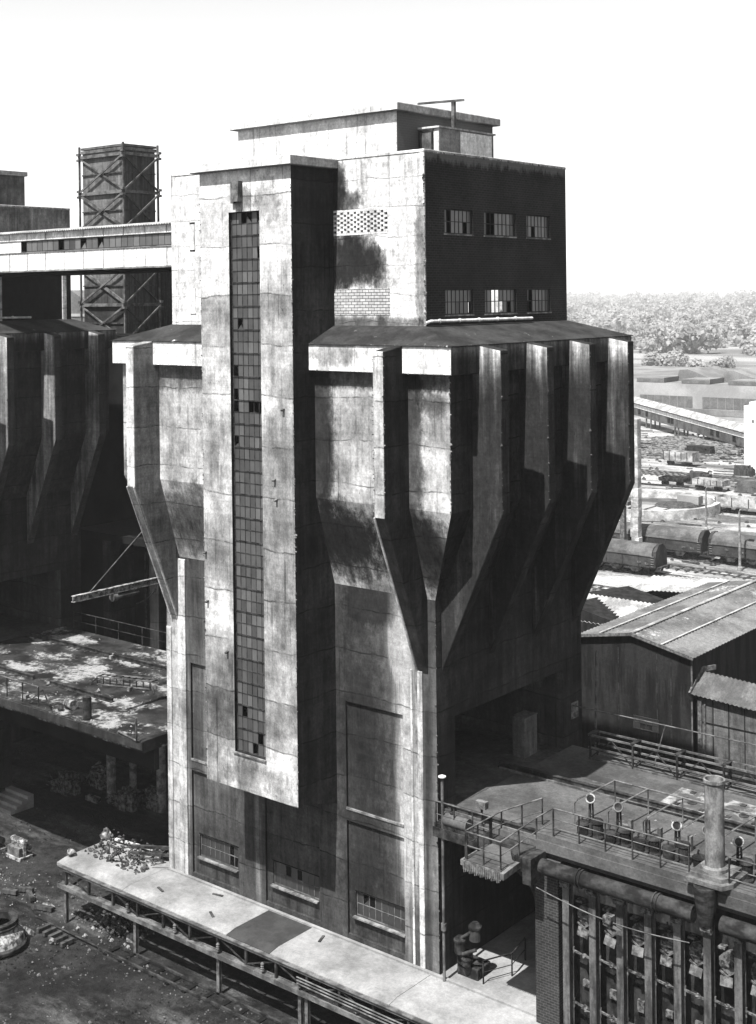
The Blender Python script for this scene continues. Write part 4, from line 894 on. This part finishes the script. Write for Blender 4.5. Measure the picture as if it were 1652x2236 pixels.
m = MB(); m.box(-34.9, -33.8, 8.1, 8.5, -3, -2.7); m.rock((-34.6, 8.2, -2.7), .15); tag(m.build('concrete_block', 'door'), 'small perforated block lying between the scrap bales', 'block')
BL = thing('bell_casting', 'big round flanged steel casting lying at the left edge of the yard', 'casting', (-22.6, -6.9, -3))
c = (-22.75, -6.9, -3)
m = MB(); m.lathe(c, [(1.35, 0), (1.5, .1), (1.5, .22), (1.42, .3), (1.32, .32)], 36); m.build('base_flange', 'steel', BL)
m = MB(); m.lathe(c, [(1.4, .32), (1.32, .62), (1.05, .95), (.95, 1.05)], 36); m.build('bowl', 'iron_pale', BL)
m = MB(); m.lathe(c, [(.98, 1.05), (1.1, 1.08), (1.1, 1.16), (1.0, 1.2), (1.0, 1.26), (1.05, 1.28), (1.05, 1.36), (.8, 1.38), (.78, 1.0)], 36); m.build('neck_flange', 'steel', BL)
# narrow track
TR = thing('yard_track', 'half-buried rail track running along the foot of the platform', 'track', (-12, -3.9, -3))
for y in (-3.9, -3.15):
    m = MB(); m.tube([(-23.8, y+.1, -2.93), (-18.5, y+.05, -2.93)], .05, 5) if y < -3.5 else None; m.box(-18.4 if y < -3.5 else -17.6, 12, y-.05, y+.05, -3.0, -2.88); m.build('rail', 'steel', TR)
for k in range(24):
    m = MB(); x = -17.8+1.15*k; m.box(x-.12, x+.12, -4.05, -3.0, -3.04, -2.965); m.build('sleeper', 'black', TR)
for i in range(5):
    m = MB(); x = -22.4+.55*i; m.box(x, x+.22, -4.75-.05*i, -4.0-.05*i, -3.0, -2.8)
    tag(m.build('wooden_sleeper', 'timber_dark'), 'short dark sleeper in the loose row of five near the platform end', 'sleeper', 'loose row of short sleepers')
for i, (x, y, l, a) in enumerate(((-24.6, -3.2, 1.1, .3), (-27.2, -2.6, 1.0, .5), (-26.4, -2.4, 1.1, -.4), (-27.6, -3.2, .9, .4))):
    m = MB(); m.beam((x, y, -2.85), (x+l*cos(a), y+l*sin(a), -2.85), .25, .2)
    tag(m.build('dark_beam', 'timber_dark'), ('dark beam offcut nearest the platform end post', 'dark beam offcut, lower left of the group of three in the yard', 'dark beam offcut, upper right of the group of three in the yard', 'small dark offcut, leftmost in the yard')[i], 'beam', 'beam offcuts in the yard')
for i, (x, y, s_) in enumerate(((-24.3, -2.75, .3), (-22.9, -5.2, .4), (-20.9, -4.9, .22), (-17.9, -2.3, .3), (-25.0, -9.4, .3))):
    m = MB(); m.rock((x, y, -2.95), s_); m.rock((x+s_, y+.1, -2.95), s_*.7)
    tag(m.build('pale_rock', 'stone'), ('pale boulder beside the end of the buried rail', 'pale boulder right behind the round casting', 'pale stone at the end of the loose sleepers', 'flat pale stone between rail and platform post', 'pale block at the left edge below the casting')[i], 'rock', 'pale boulders in the yard')
m = MB(); rd = random.Random(21)
for k in range(520):
    if k < 240: x = rd.gauss(-29.5, 2.6); y = rd.gauss(-2.6, 1.1)
    elif k < 420: x = rd.gauss(-20.3, 1.3); y = rd.gauss(-2.0, .7)
    else: x = rd.uniform(-36, -2); y = rd.uniform(-12, -3.3)
    m.rock((x, y, -3.0), rd.uniform(.02, .065)*(2.2 if 240 <= k < 420 and rd.random() < .4 else 1))
o = m.build('yard_rubble', 'stone')
m2_ = MB()
for k in range(3800):
    x = rd.uniform(-42, -3); y = rd.uniform(-13, -3.2) if rd.random() < .7 else rd.uniform(-4, 6)
    if x > -17.5 and y > -3.3: continue
    m2_.rock((x, y, -3.02), rd.uniform(.02, .07)*(1.8 if rd.random() < .05 else 1))
o2 = m2_.build('yard_grit', 'grit'); tag(o2, 'coarse dark grit and cinders covering the yard floor', 'grit'); o2['kind'] = 'stuff'; tag(o, 'pale rubble scattered over the dark yard beside the platform', 'rubble'); o['kind'] = 'stuff'
m = MB()
for k in range(260):
    x = rd.gauss(-19.8, 1.0); y = rd.uniform(-2.6, .3); hh = max(0, .9-abs(x+19.8)*.5); m.rock((x, y, -3+rd.random()*hh), rd.uniform(.07, .18))
o = m.build('rubble_heap', 'stone_dark'); tag(o, 'dark rubble heap under the left end of the platform', 'rubble'); o['kind'] = 'stuff'
m = MB()
for k in range(240):
    x = rd.uniform(-22.6, -18.2); y = rd.uniform(-1.6, .55); m.rock((x, y, .02+max(0, .35*(y+1.2)*rd.random())), rd.uniform(.04, .13))
for k in range(10):
    x = rd.uniform(-22.4, -18.0); m.tube([(x, rd.uniform(-1, .4), .15), (x+rd.uniform(-1, 1), rd.uniform(-1, .4), .35)], .03, 5)
o = m.build('platform_debris', 'stone_dark'); tag(o, 'heap of grit and scrap on the broken left end of the platform', 'rubble'); o['kind'] = 'stuff'
for i, (p, q, w) in enumerate((((-22.2, .3, .2), (-18.9, .65, .25), .16), ((-20.2, -.2, .5), (-17.9, .9, .6), .22), ((-20.0, -.45, .3), (-17.8, .6, .35), .2))):
    m = MB(); m.beam(p, q, w, w*.6); tag(m.build('plank', 'steel_pale' if i == 0 else 'steel'), ('long pale plank lying on the debris at the platform end', 'upper dark beam leaning at the shaft foot', 'lower dark beam leaning at the shaft foot')[i], 'plank', 'planks on the platform end')
m = MB(); m.rock((-23.1, .4, .2), .4); m.rock((-22.8, -2.2, .1), .35); tag(m.build('pale_heap', 'stone'), 'two pale lumps on the outer corners of the platform end', 'rock')
m = MB(); m.tube([(-21.2, -1.6, 0), (-20.9, -1.5, .8), (-20.2, -1.3, .75), (-19.9, -1.2, .1)], .03, 5); m.beam((-20.6, -1.4, .05), (-20.0, -1.3, .6), .18, .05); tag(m.build('scrap_metal', 'steel'), 'bent metal frame sticking out of the platform debris', 'scrap')
for i, (x, y, a) in enumerate(((-16.2, -1.9, -.3), (-12.2, -2.1, -.5), (-6.3, -.5, -1.2), (-13.5, -.7, .2))):
    m = MB(); m.beam((x, y, .03), (x+.6*cos(a), y+.6*sin(a), .03), .12, .04); tag(m.build('wood_scrap', 'timber_dark'), ('dark stick on the pale platform nearest its left end', 'dark stick at the platform edge left of the dark panel', 'short board against the tower foot below the right window', 'small dark scrap below the left window')[i], 'stick', 'scraps of wood on the platform')

# ------------------------------------------------------------------ sheds on the right
SH = thing('corrugated_shed', 'large dark shed with pale corrugated gable roof behind the oven deck', 'shed', (-7, 31.3, 0))
sy0, sy1 = 31.34, 51.0
m = MB(); m.prism([(-11.6, -3), (-3.4, -3), (-3.4, 6.35), (-7.6, 7.2), (-11.6, 6.5)], 'Y', sy0, sy1)
m.build('wall', 'shed_wall', SH)
m = MB(); m.corr((-7.6, sy0-.25, 7.32), (0, 1, 0), sy1-sy0+.4, (4.35, 0, -.88), 4.5, .45, .035); m.corr((-7.6, sy0-.25, 7.32), (0, 1, 0), sy1-sy0+.4, (-4.1, 0, -.72), 4.2, .45, .035)
ro = m.build('roof', 'roof_sheet2', SH)
m = MB()
for t, s_ in ((.02, 1), (.52, 1), (.55, -1), (.0, -1)):
    x = -7.6+s_*t*4.2; z = 7.4-t*(.86 if s_ > 0 else .7); m.beam((x, sy0-.25, z), (x, sy1+.1, z), .14, .05)
m.build('roof_strip', 'roof_sheet', ro)
m = MB(); m.beam((-7.6, sy0-.27, 7.28), (-3.2, sy0-.27, 6.38), .08, .2); m.beam((-7.6, sy0-.27, 7.28), (-11.7, sy0-.27, 6.56), .08, .2); m.build('verge', 'flap', SH)
m = MB()
for k in range(36):
    x = -11.5+.23*k; m.box(x, x+.05, sy0-.03, sy0-.004, 3.2, 5.2 if x < -6 else 4.6)
m.build('cladding_rib', 'shed_wall', SH)
for x in (-8.7, -5.9, -4.9): m = MB(); m.box(x, x+.05, sy0-.04, sy0-.003, -1, 6.2); m.build('cladding_seam', 'steel', SH)
window(SH, 'Y', sy0-.03, -7.6, -5.75, 1.1, 1.95, 4, 2, ('glassC', 'glassC', 'glassC'), miss=.2)
m = MB(); m.beam((-3.42, sy0-.03, -2), (-3.42, sy0-.03, 6.3), .1, .06); m.build('corner_trim', 'steel_light', SH)
LT = thing('lean_to', 'lower panelled lean-to with corrugated roof at the right edge', 'lean-to', (0, 31.3, 0))
m = MB(); m.box(-3.1, 9, sy0+.02, sy0+3, -.15, 4.0); m.build('wall', 'shed_panel', LT)
m = MB()
for k in range(9): x = -3.1+1.05*k; m.box(x, x+.06, sy0-.03, sy0+.02, -.1, 3.95)
m.box(-3.1, 9, sy0-.02, sy0+.018, 2.4, 2.46); m.build('panel_batten', 'shed_wall', LT)
m = MB(); m.corr((-3.35, sy0+1.5, 5.2), (1, 0, -.06), 12, (0, -1.75, -1.0), 2.1, .3, .05); m.corr((-3.35, sy0+1.5, 5.2), (1, 0, -.06), 12, (0, 1.75, -1.0), 2.0, .3, .05); m.build('roof', 'lean_sheet', LT)
m = MB(); m.beam((-3.42, sy0-.35, 4.15), (-3.42, sy0+1.4, 5.35), .12, .3); m.beam((-3.42, sy0+1.4, 5.35), (-3.0, sy0+2.5, 5.3), .12, .3); m.build('verge', 'flap', LT)
m = MB(); m.box(-3.0, -2.75, sy0-.12, sy0-.03, -.1, 3.9); m.box(-2.6, -2.5, sy0-.1, sy0-.03, -.1, 3.6); m.build('pale_post', 'flap', LT)
m = MB(); m.box(-4, 12, sy0-.3, sy0+2, -3, -.2); m.build('plinth', 'black', LT)
# small sheds behind
B = thing('corrugated_annex', 'small corrugated shed tucked behind the big shed beside the tower', 'shed', (-21, 48, -3))
m = MB(); m.prism([(-26, -3), (-16.5, -3), (-16.5, 3.2), (-21.5, 4.2), (-26, 3.0)], 'Y', 46.8, 56); m.build('wall', 'shed_wall', B)
m = MB(); m.corr((-26.5, 51, 4.3), (1, 0, 0), 11, (0, -4.2, -1.2), 4.4, .4, .06); m.build('roof', 'roof_sheet', B)
B = thing('lean_shed', 'long low corrugated roof just behind the big shed, left of its far end', 'shed', (-14, 57, -3))
m = MB(); m.box(-21, -8, 58, 62, -3, 3.3); m.build('wall', 'shed_wall', B)
m = MB(); m.corr((-22, 61.5, 4.1), (1, .0, .08), 15, (0, -4, -.5), 4.1, .4, .05); m.build('roof', 'roof_sheet', B)

# ------------------------------------------------------------------ railway yard
m = MB(); m.box(-60, -16, 63, 66, -3, -1.8); tag(m.build('low_wall', 'tank'), 'pale low retaining wall behind the small corrugated sheds', 'wall')
def track(y, x0, x1, label):
    T = thing('railway_track', label, 'track', ((x0+x1)/2, y, -3), 'tracks in the railway yard')
    for d in (-.72, .72):
        m = MB(); m.box(x0, x1, y+d-.05, y+d+.05, -2.97, -2.82); m.build('rail', 'steel_light', T)
    m = MB()
    k = x0
    while k < x1: m.box(k, k+.25, y-1.25, y+1.25, -3.0, -2.93); k += 1.2
    m.build('sleepers', 'timber_dark', T)
track(91.8, -80, 0, 'railway track under the nearer covered wagon')
track(103, -90, 5, 'railway track under the two long covered wagons')
track(96.8, -60, 0, 'empty railway track between the two rows of covered wagons')
track(82, -60, -5, 'empty railway track nearest the sheds')
track(138, -90, -20, 'track under the open goods wagon beside the round tank')
track(168, -120, -20, 'far track crossing the pale yard')
track(171.5, -120, -20, 'farthest track crossing the pale yard')
def hopper(x0, y, L, label, open_end=True):
    T = thing('covered_wagon', label, 'wagon', (x0, y, -3), 'covered goods wagons in the railway yard')
    w = 1.45
    m = MB(); m.box(x0, x0+L, y-w, y+w, -1.9, -.65); m.box(x0-.3, x0+L+.3, y-1.2, y+1.2, -2.15, -1.9); m.build('body', 'wagon', T)
    arc = [(y+w*1.05*cos(a), -.65+1.25*sin(a)) for a in [pi*i/10 for i in range(11)]]
    m = MB(); m.prism(arc, 'X', x0+.4, x0+L-.4); m.build('roof', 'wagon_roof', T)
    m = MB(); m.box(x0, x0+L, y-w-.06, y-w, -.72, -.62); m.box(x0, x0+L, y-w-.06, y-w, -1.95, -1.85)
    for k in range(7): xx = x0+L*k/6; m.box(xx-.05, xx+.05, y-w-.05, y-w, -1.9, -.65)
    m.build('rib', 'steel', T)
    m = MB()
    for k in range(4): xx = x0+L*(.2+.2*k); m.prism([(xx-.9, -2.0), (xx+.9, -2.0), (xx+.4, -2.55), (xx-.4, -2.55)], 'Y', y-w-.02, y-w+.9)
    m.build('chute', 'steel', T)
    m = MB()
    for xx in (x0+.15, x0+L-.5):
        for q in range(5): m.box(xx, xx+.35, y-w-.1, y-w-.06, -1.8+.28*q, -1.76+.28*q)
    m.build('ladder', 'lamp', T)
    m = MB()
    for xx, sg in ((x0, -1), (x0+L, 1)):
        for dy in (-.8, .8): m.tube([(xx, y+dy, -2.0), (xx+sg*.55, y+dy, -2.0)], .12, 8); m.tube([(xx+sg*.5, y+dy, -2.0), (xx+sg*.6, y+dy, -2.0)], .25, 10)
    m.build('buffer', 'steel', T)
    for d in (.12, .24, .76, .88):
        m = MB(); m.tube([(x0+L*d, y-.85, -2.4), (x0+L*d, y-.72, -2.4)], .48, 16); m.tube([(x0+L*d, y+.85, -2.4), (x0+L*d, y+.72, -2.4)], .48, 16); m.build('wheel', 'steel', T)
    m = MB()
    for (a, b) in ((.15, .7), (.82, .35), (.9, .3), (.3, .5)): m.box(x0+L*a, x0+L*a+.5, y-w-.075, y-w-.065, -1.9+b, -1.65+b)
    m.build('placard', 'door', T)
    for xx in (x0-.05, x0+L-.35):
        m = MB(); m.prism([(y-w, -1.9), (y-w*.9, -.1), (y-.5, .62), (y+.5, .62), (y+w*.9, -.1), (y+w, -1.9)], 'X', xx, xx+.4); m.build('end_wall', 'wagon', T)
hopper(-51, 103, 14.3, 'long dark covered wagon, left one of the coupled pair')
hopper(-35.8, 103, 14.3, 'long dark covered wagon, right one of the coupled pair')
hopper(-21.0, 103, 14.3, 'long dark covered wagon cut off by the right edge')
hopper(-49.6, 91.8, 12.6, 'shorter covered wagon alone on the nearer track')
def gondola(x0, y, L, hh, mat, label, rot=0):
    T = thing('open_wagon', label, 'wagon', (x0, y, -3), 'open goods wagons in the railway yard')
    m = MB(); m.box(x0, x0+L, y-1.3, y+1.3, -2.1, -2.1+.15); m.box(x0, x0+L, y-1.35, y-1.25, -1.95, -1.95+hh); m.box(x0, x0+L, y+1.25, y+1.35, -1.95, -1.95+hh); m.box(x0, x0+.1, y-1.25, y+1.25, -1.95, -1.95+hh); m.box(x0+L-.1, x0+L, y-1.25, y+1.25, -1.95, -1.95+hh)
    m.build('body', mat, T)
    m = MB()
    for k in range(6): xx = x0+L*k/5; m.box(xx-.06, xx+.06, y-1.42, y-1.35, -1.95, -1.95+hh)
    m.build('stake', 'steel', T)
    for d in (.14, .26, .74, .86):
        m = MB(); m.tube([(x0+L*d, y-.85, -2.45), (x0+L*d, y-.7, -2.45)], .45, 12); m.build('wheel', 'steel', T)
gondola(-51.2, 137.6, 13, 1.3, 'wagon_pale', 'open goods wagon right of the round tank')
gondola(-64.0, 156, 5.5, .8, 'wagon_pale', 'short pale flat wagon in the middle distance, right of two')
gondola(-70.5, 157, 4.5, .5, 'steel', 'short dark flat wagon in the middle distance, left of two')
gondola(-82.5, 182, 6, 1.6, 'wagon_pale', 'small white box car standing before the timber stack')
# circular tank
TK = thing('round_tank', 'wide round concrete settling tank partly hidden by the bunker', 'tank', (-60.5, 133, -3))
tc = (-60.5, 133.0, -3)
m = MB(); R = 10.6; n = 64; vs = []; fs = []
for (r, z) in ((R, 0), (R, 1.5), (R-.3, 1.5), (R-.9, 1.45), (R-.9, .9), (R-.9, .3)):
    for k in range(n): vs.append((tc[0]+r*cos(2*pi*k/n), tc[1]+r*sin(2*pi*k/n), -3+z))
for i in range(5):
    for k in range(n): fs.append((i*n+k, i*n+(k+1) % n, (i+1)*n+(k+1) % n, (i+1)*n+k))
m.add(vs, fs); m.build('tank_wall', 'tank', TK)
m = MB(); m.lathe((tc[0], tc[1], -2.7), [(R-.92, 0), (R-.92, .02)], 64); m.build('sludge', 'water', TK)
for k in range(4):
    m = MB(); x = tc[0]-3+2.6*k; m.box(x, x+2.1, tc[1]-4.5, tc[1]-.5, -2.66, -2.2); m.build('baffle', 'hall', TK)
for r in (4.0, 5.2, 6.4):
    m = MB(); pts = [(tc[0]+3+r*cos(a), tc[1]+r*.8*sin(a), -2.3) for a in [-1.2+2.6*i/16 for i in range(17)]]; m.tube(pts, .12, 5); m.build('scraper_rail', 'steel', TK)
m = MB(); m.lathe((tc[0]+4, tc[1]+1, -2.66), [(3.6, 0), (2.8, .7), (.4, 1.1)], 24); m.build('sediment_cone', 'stone_dark', TK)
m = MB(); m.box(tc[0]+3, tc[0]+6.5, tc[1]+3.5, tc[1]+5, -2.2, -1.0); m.build('pump_house', 'hall', TK)
m = MB(); m.tube([(tc[0]-10, tc[1]+10.2, -.9), (tc[0]+3, tc[1]+11, -.9)], .15, 6); m.build('pipe', 'steel', TK)
# pale pylon right of the bunker
PY = thing('concrete_pylon', 'pale flaking concrete pylon close to the right side of the bunker', 'pylon', (-44.6, 100, -3))
m = MB(); rd = random.Random(2); zz = -3
for k in range(14):
    a = rd.uniform(-.08, .08); m.box(-45.1+a, -44.05+a*.6, 99.5, 100.5, zz, zz+1.22); zz += 1.22
m.build('column', 'tank', PY, bevel=.05)
m = MB(); m.box(-46.2, -45.6, 98.8, 99.4, -3, 3.4); m.box(-46.4, -45, 98.7, 99.5, 3.4, 3.9); m.build('side_post', 'flap', PY)
def lamp(label, x, y, hh):
    T = thing('yard_lamp', label, 'lamp post', (x, y, -3), 'lamp posts in the railway yard')
    m = MB(); m.tube([(x, y, -3), (x, y, -3+hh-.4), (x+.1, y, -3+hh-.1), (x+.45, y, -3+hh)], [.17, .11, .09, .07], 8); m.lathe((x, y, -3), [(.3, 0), (.3, .35), (.18, .5)], 10); m.build('post', 'lamp', T)
    m = MB(); m.box(x+.3, x+1.0, y-.16, y+.16, -3+hh-.12, -3+hh+.05); m.build('lamp_head', 'flap', T)
lamp('tall lamp post in front of the right-hand covered wagons', -31.0, 101.0-1.2, 7.2)
lamp('thin lamp post beside the round tank', -45.6, 121.5, 6.0)
# clutter of the yard: stacks of rails and boxes
LS = thing('lumber_stack', 'broad stack of long timbers laid in rows in the far pale yard', 'timber stack', (-92, 205, -3))
m = MB(); rd = random.Random(4)
for k in range(260):
    x = rd.uniform(-104, -83); y = rd.uniform(186, 222); L = rd.uniform(5, 12); z = -3+rd.uniform(.1, 1.6)*(1-abs(y-200)/40); a = rd.uniform(-.12, .12)+.35
    m.beam((x, y, z), (x+L*cos(a), y+L*sin(a)*.9, z+rd.uniform(-.1, .1)), .3, .25)
m.build('timbers', 'pale_timber', LS)
for i, (x, y, w, d, hh, mt) in enumerate(((-84.5, 193, 6, 3, 2.4, 'timber'), (-68.5, 161, 4.5, 2.5, 2.0, 'timber_dark'), (-58, 157.5, 5.5, 2, 1.9, 'wagon_roof'), (-66, 175, 3.5, 2, 1.8, 'timber_dark'), (-61, 178, 5, 3, 2.0, 'timber'))):
    T = thing('scrap_stack', ('square grey stack at the right end of the long timbers', 'dark squarish heap behind the left short wagon', 'long dark box in the middle distance at the right', 'dark heap at the right, left half of the far scrap', 'low dark heap at the right edge of the far yard')[i], 'stack', (x, y, -3), 'stacks in the far yard')
    m = MB(); rd = random.Random(i)
    for k in range(22):
        a = x+rd.uniform(0, w*.5); m.box(a, a+rd.uniform(.3, .5)*w, y+rd.uniform(0, d*.4), y+rd.uniform(.5, 1)*d, -3.02, -3+rd.uniform(.4, 1)*hh)
    for k in range(14): m.beam((x+rd.uniform(0, w), y, -3+rd.uniform(.2, hh)), (x+rd.uniform(0, w), y+d, -3+rd.uniform(.2, hh)), .14)
    m.build('pile', mt, T)
m = MB(); rd = random.Random(12)
for k in range(700):
    y = rd.uniform(72, 235); x = -y*.52+rd.uniform(-32, 26)+8
    if y > 100 or rd.random() < .3:
        s_ = rd.uniform(.12, .5); b_ = rd.random()
        if b_ < .35: m.beam((x, y, -2.9), (x+rd.uniform(1, 4), y+rd.uniform(-.6, .6), -2.85), .16, .16)
        else: m.rock((x, y, -3), s_)
o = m.build('yard_clutter', 'stone_dark'); tag(o, 'dark scrap and rubble strewn across the pale railway yard', 'rubble'); o['kind'] = 'stuff'
# inclined conveyor
A, Bv = Vector((-128.1, 250.6, 0)), Vector((-62.0, 192.9, 0)); ux = (Bv-A).normalized(); L = (Bv-A).length; nn = Vector((-ux.y, ux.x, 0))
CV = thing('belt_conveyor', 'long sloping covered conveyor on thin legs crossing the far yard', 'conveyor', (-95, 222, -3))
def cvz(t): return 0.3-1.6*t/L
def slab(mb, o1, o2, za, zb, t0=0, t1=None, mi=0):
    t1 = t1 or L; P = lambda t, o_, z: A+ux*t+nn*o_+Vector((0, 0, z+cvz(t)))
    mb.add([P(t0, o1, za), P(t1, o1, za), P(t1, o2, za), P(t0, o2, za), P(t0, o1, zb), P(t1, o1, zb), P(t1, o2, zb), P(t0, o2, zb)],
           [(0, 3, 2, 1), (4, 5, 6, 7), (0, 1, 5, 4), (1, 2, 6, 5), (2, 3, 7, 6), (3, 0, 4, 7)], mi)
m = MB(); slab(m, -1.0, 1.6, -.7, 1.2); m.build('conveyor_side', 'wagon_roof', CV)
m = MB(); slab(m, -1.08, 1.6, 1.2, 2.2); m.build('conveyor_cladding', 'clad', CV)
m = MB()
P = lambda t, o_, z: A+ux*t+nn*o_+Vector((0, 0, z+cvz(t)))
m.add([P(0, -1.35, 2.3), P(L, -1.35, 2.3), P(L, .3, 3.6), P(0, .3, 3.6), P(0, 2, 2.3), P(L, 2, 2.3), P(0, -1.35, 2.2), P(L, -1.35, 2.2), P(0, 2, 2.2), P(L, 2, 2.2)], [(0, 1, 2, 3), (3, 2, 5, 4), (0, 6, 7, 1), (4, 5, 9, 8), (6, 8, 9, 7), (0, 3, 4, 8, 6), (1, 7, 9, 5, 2)])
m.build('conveyor_roof', 'roof_sheet', CV)
m = MB(); slab(m, -1.40, -1.34, 2.16, 2.36); m.build('eave', 'steel', CV)
for t in (6, 11, 25, 27, 49, 52, 60):
    m = MB(); slab(m, -1.04, -.99, -.2, 1.1, t+3, t+4.6); m.build('hatch', 'black', CV)
for t in (14, 17, 32, 34, 45, 48, 64, 68):
    for o_ in (-.8, 1.4):
        m = MB(); q = A+ux*t+nn*o_; m.beam((q.x, q.y, -3), (q.x, q.y, -.3), .3); m.build('leg', 'steel_light', CV)
# far hall
FH = thing('factory_hall', 'long pale factory hall with rooflights and ribbon windows far across the yard', 'factory hall', (-110, 268, -3))
HX = lambda x: 34.5+(x-34.5)*1.115
HZ = lambda z: 29.5+(z-29.5)*1.115
m = MB(); m.box(-190, -60, 268, 340, -5.0, HZ(8.4)); m.build('wall', ['hall', 'hall_roof'], FH, lambda n, c: 1 if n.z > .5 else 0)
for a, b in ((-117, -103.4), (-101, -84), (-82, -66), (-138, -122)):
    k = int((b-a)/1.75)
    for i in range(k):
        w_ = (b-a)/k; m = MB(); m.box(HX(a+w_*i+.06), HX(a+w_*(i+1)-.06), 267.9, 267.99, HZ(2.95), HZ(5.5)); m.build('window', 'hall_glass', FH)
m = MB(); m.box(HX(-110), HX(-60), 267.92, 267.99, HZ(1.3), HZ(2.7)); m.build('lower_band', 'hall_roof', FH)
for k in range(5):
    x = -118+11.6*k; X = HX
    m = MB(); m.prism([(X(x), HZ(8.42)), (X(x+7.0), HZ(8.42)), (X(x+7.2), HZ(9.6)), (X(x), HZ(9.4))], 'Y', 268.4, 277); m.prism([(X(x+6), HZ(8.42)), (X(x+15), HZ(8.42)), (X(x+15), HZ(9.2)), (X(x+9), HZ(11.2)), (X(x+6.8), HZ(11.0))], 'Y', 278, 296)
    m.build('rooflight', 'hall_roof', FH)
    m = MB(); m.box(X(x+.1), X(x+6.9), 268.3, 268.38, HZ(8.5), HZ(9.3)); m.build('rooflight_glazing', 'hall_glass', FH)
WB = thing('white_tower_house', 'plain white block at the right edge in front of the factory hall', 'building', (-62, 181, -3))
m = MB(); m.box(-66.1, -58, 180, 186, -3, 9.0); m.box(-65.2, -58, 180.3, 185.7, 9.0, 9.7); m.build('wall', 'white_paint', WB); m = MB(); m.box(-64.6, -64.2, 179.95, 179.99, 6, 6.5); m.build('vent', 'hall_glass', WB)

# ------------------------------------------------------------------ woods beyond
def crown(mb, c, r, n, rd, fs=.11):
    lobes = [(Vector((rd.gauss(0, .45), rd.gauss(0, .45), rd.uniform(-.3, .7)))*r, r*rd.uniform(.35, .6)) for _ in range(6)]
    for _ in range(n):
        l, lr = rd.choice(lobes); d = Vector((rd.gauss(0, 1), rd.gauss(0, 1), rd.gauss(0, 1))).normalized()
        p = Vector(c)+l+d*lr*rd.uniform(.6, 1.15); a = Vector((rd.gauss(0, 1), rd.gauss(0, 1), rd.gauss(0, .6))).normalized()*r*fs; b = a.cross(d).normalized()*r*fs
        mb.add([p-a-b, p+a-b, p+a+b, p-a+b], [(0, 1, 2, 3)])
rd = random.Random(77)
wood = MB()
for k in range(700):
    t = rd.random()**1.35; y = 600+t*2700
    x = 34-(y+45)*rd.uniform(.34, .68)
    r = rd.uniform(4.5, 9.5)*(1+1.0*t); z = -3+r*rd.uniform(.3, .8)+max(0, (y-1100)*.006)
    wood.tube([(x, y, -3), (x, y, z)], .4, 5); crown(wood, (x, y, z), r, 260 if t < .2 else 150, rd)
o = wood.build('far_woodland', 'foliage'); tag(o, 'hazy belt of leafy trees filling the horizon beyond the factory hall', 'woodland'); o['kind'] = 'stuff'
for i, (x, y, r) in enumerate(((-176, 385, 6), (-165, 378, 5), (-193, 392, 5.5))):
    T = thing('tree', ('rounded leafy tree standing right above the hall rooflights', 'smaller leafy tree right of the rounded one behind the hall', 'leafy tree nearest the bunker edge behind the hall')[i], 'tree', (x, y, -3), 'nearest trees behind the factory hall')
    m = MB(); m.tube([(x, y, -3.2), (x, y, r*.1), (x+.4, y, r*.6)], [.5, .35, .15], 7)
    for a in range(5): m.tube([(x, y, a*.4), (x+r*.5*cos(a*1.3), y+r*.5*sin(a*1.3), r*.4+a*.3)], [.2, .06], 5)
    m.build('trunk', 'bark', T)
    m = MB(); crown(m, (x, y, r*.35), r, 1500, rd, .07); m.build('crown', 'foliage', T)

# ------------------------------------------------------------------ haze
hz = MB(); hz.box(-3000, 700, -160, 3600, -5, 62)
ho = hz.build('haze', 'black'); ho.data.materials.clear()
hm = bpy.data.materials.new('haze'); hm.use_nodes = True; t = hm.node_tree; t.nodes.clear()
pv = t.nodes.new('ShaderNodeVolumePrincipled'); pv.inputs['Color'].default_value = (1, 1, 1, 1); pv.inputs['Density'].default_value = .00014; pv.inputs['Anisotropy'].default_value = .2
mo = t.nodes.new('ShaderNodeOutputMaterial'); t.links.new(pv.outputs[0], mo.inputs['Volume'])
ho.data.materials.append(hm); ho['kind'] = 'stuff'; ho['label'] = 'pale summer haze over the works and the far woods'; ho['category'] = 'haze'
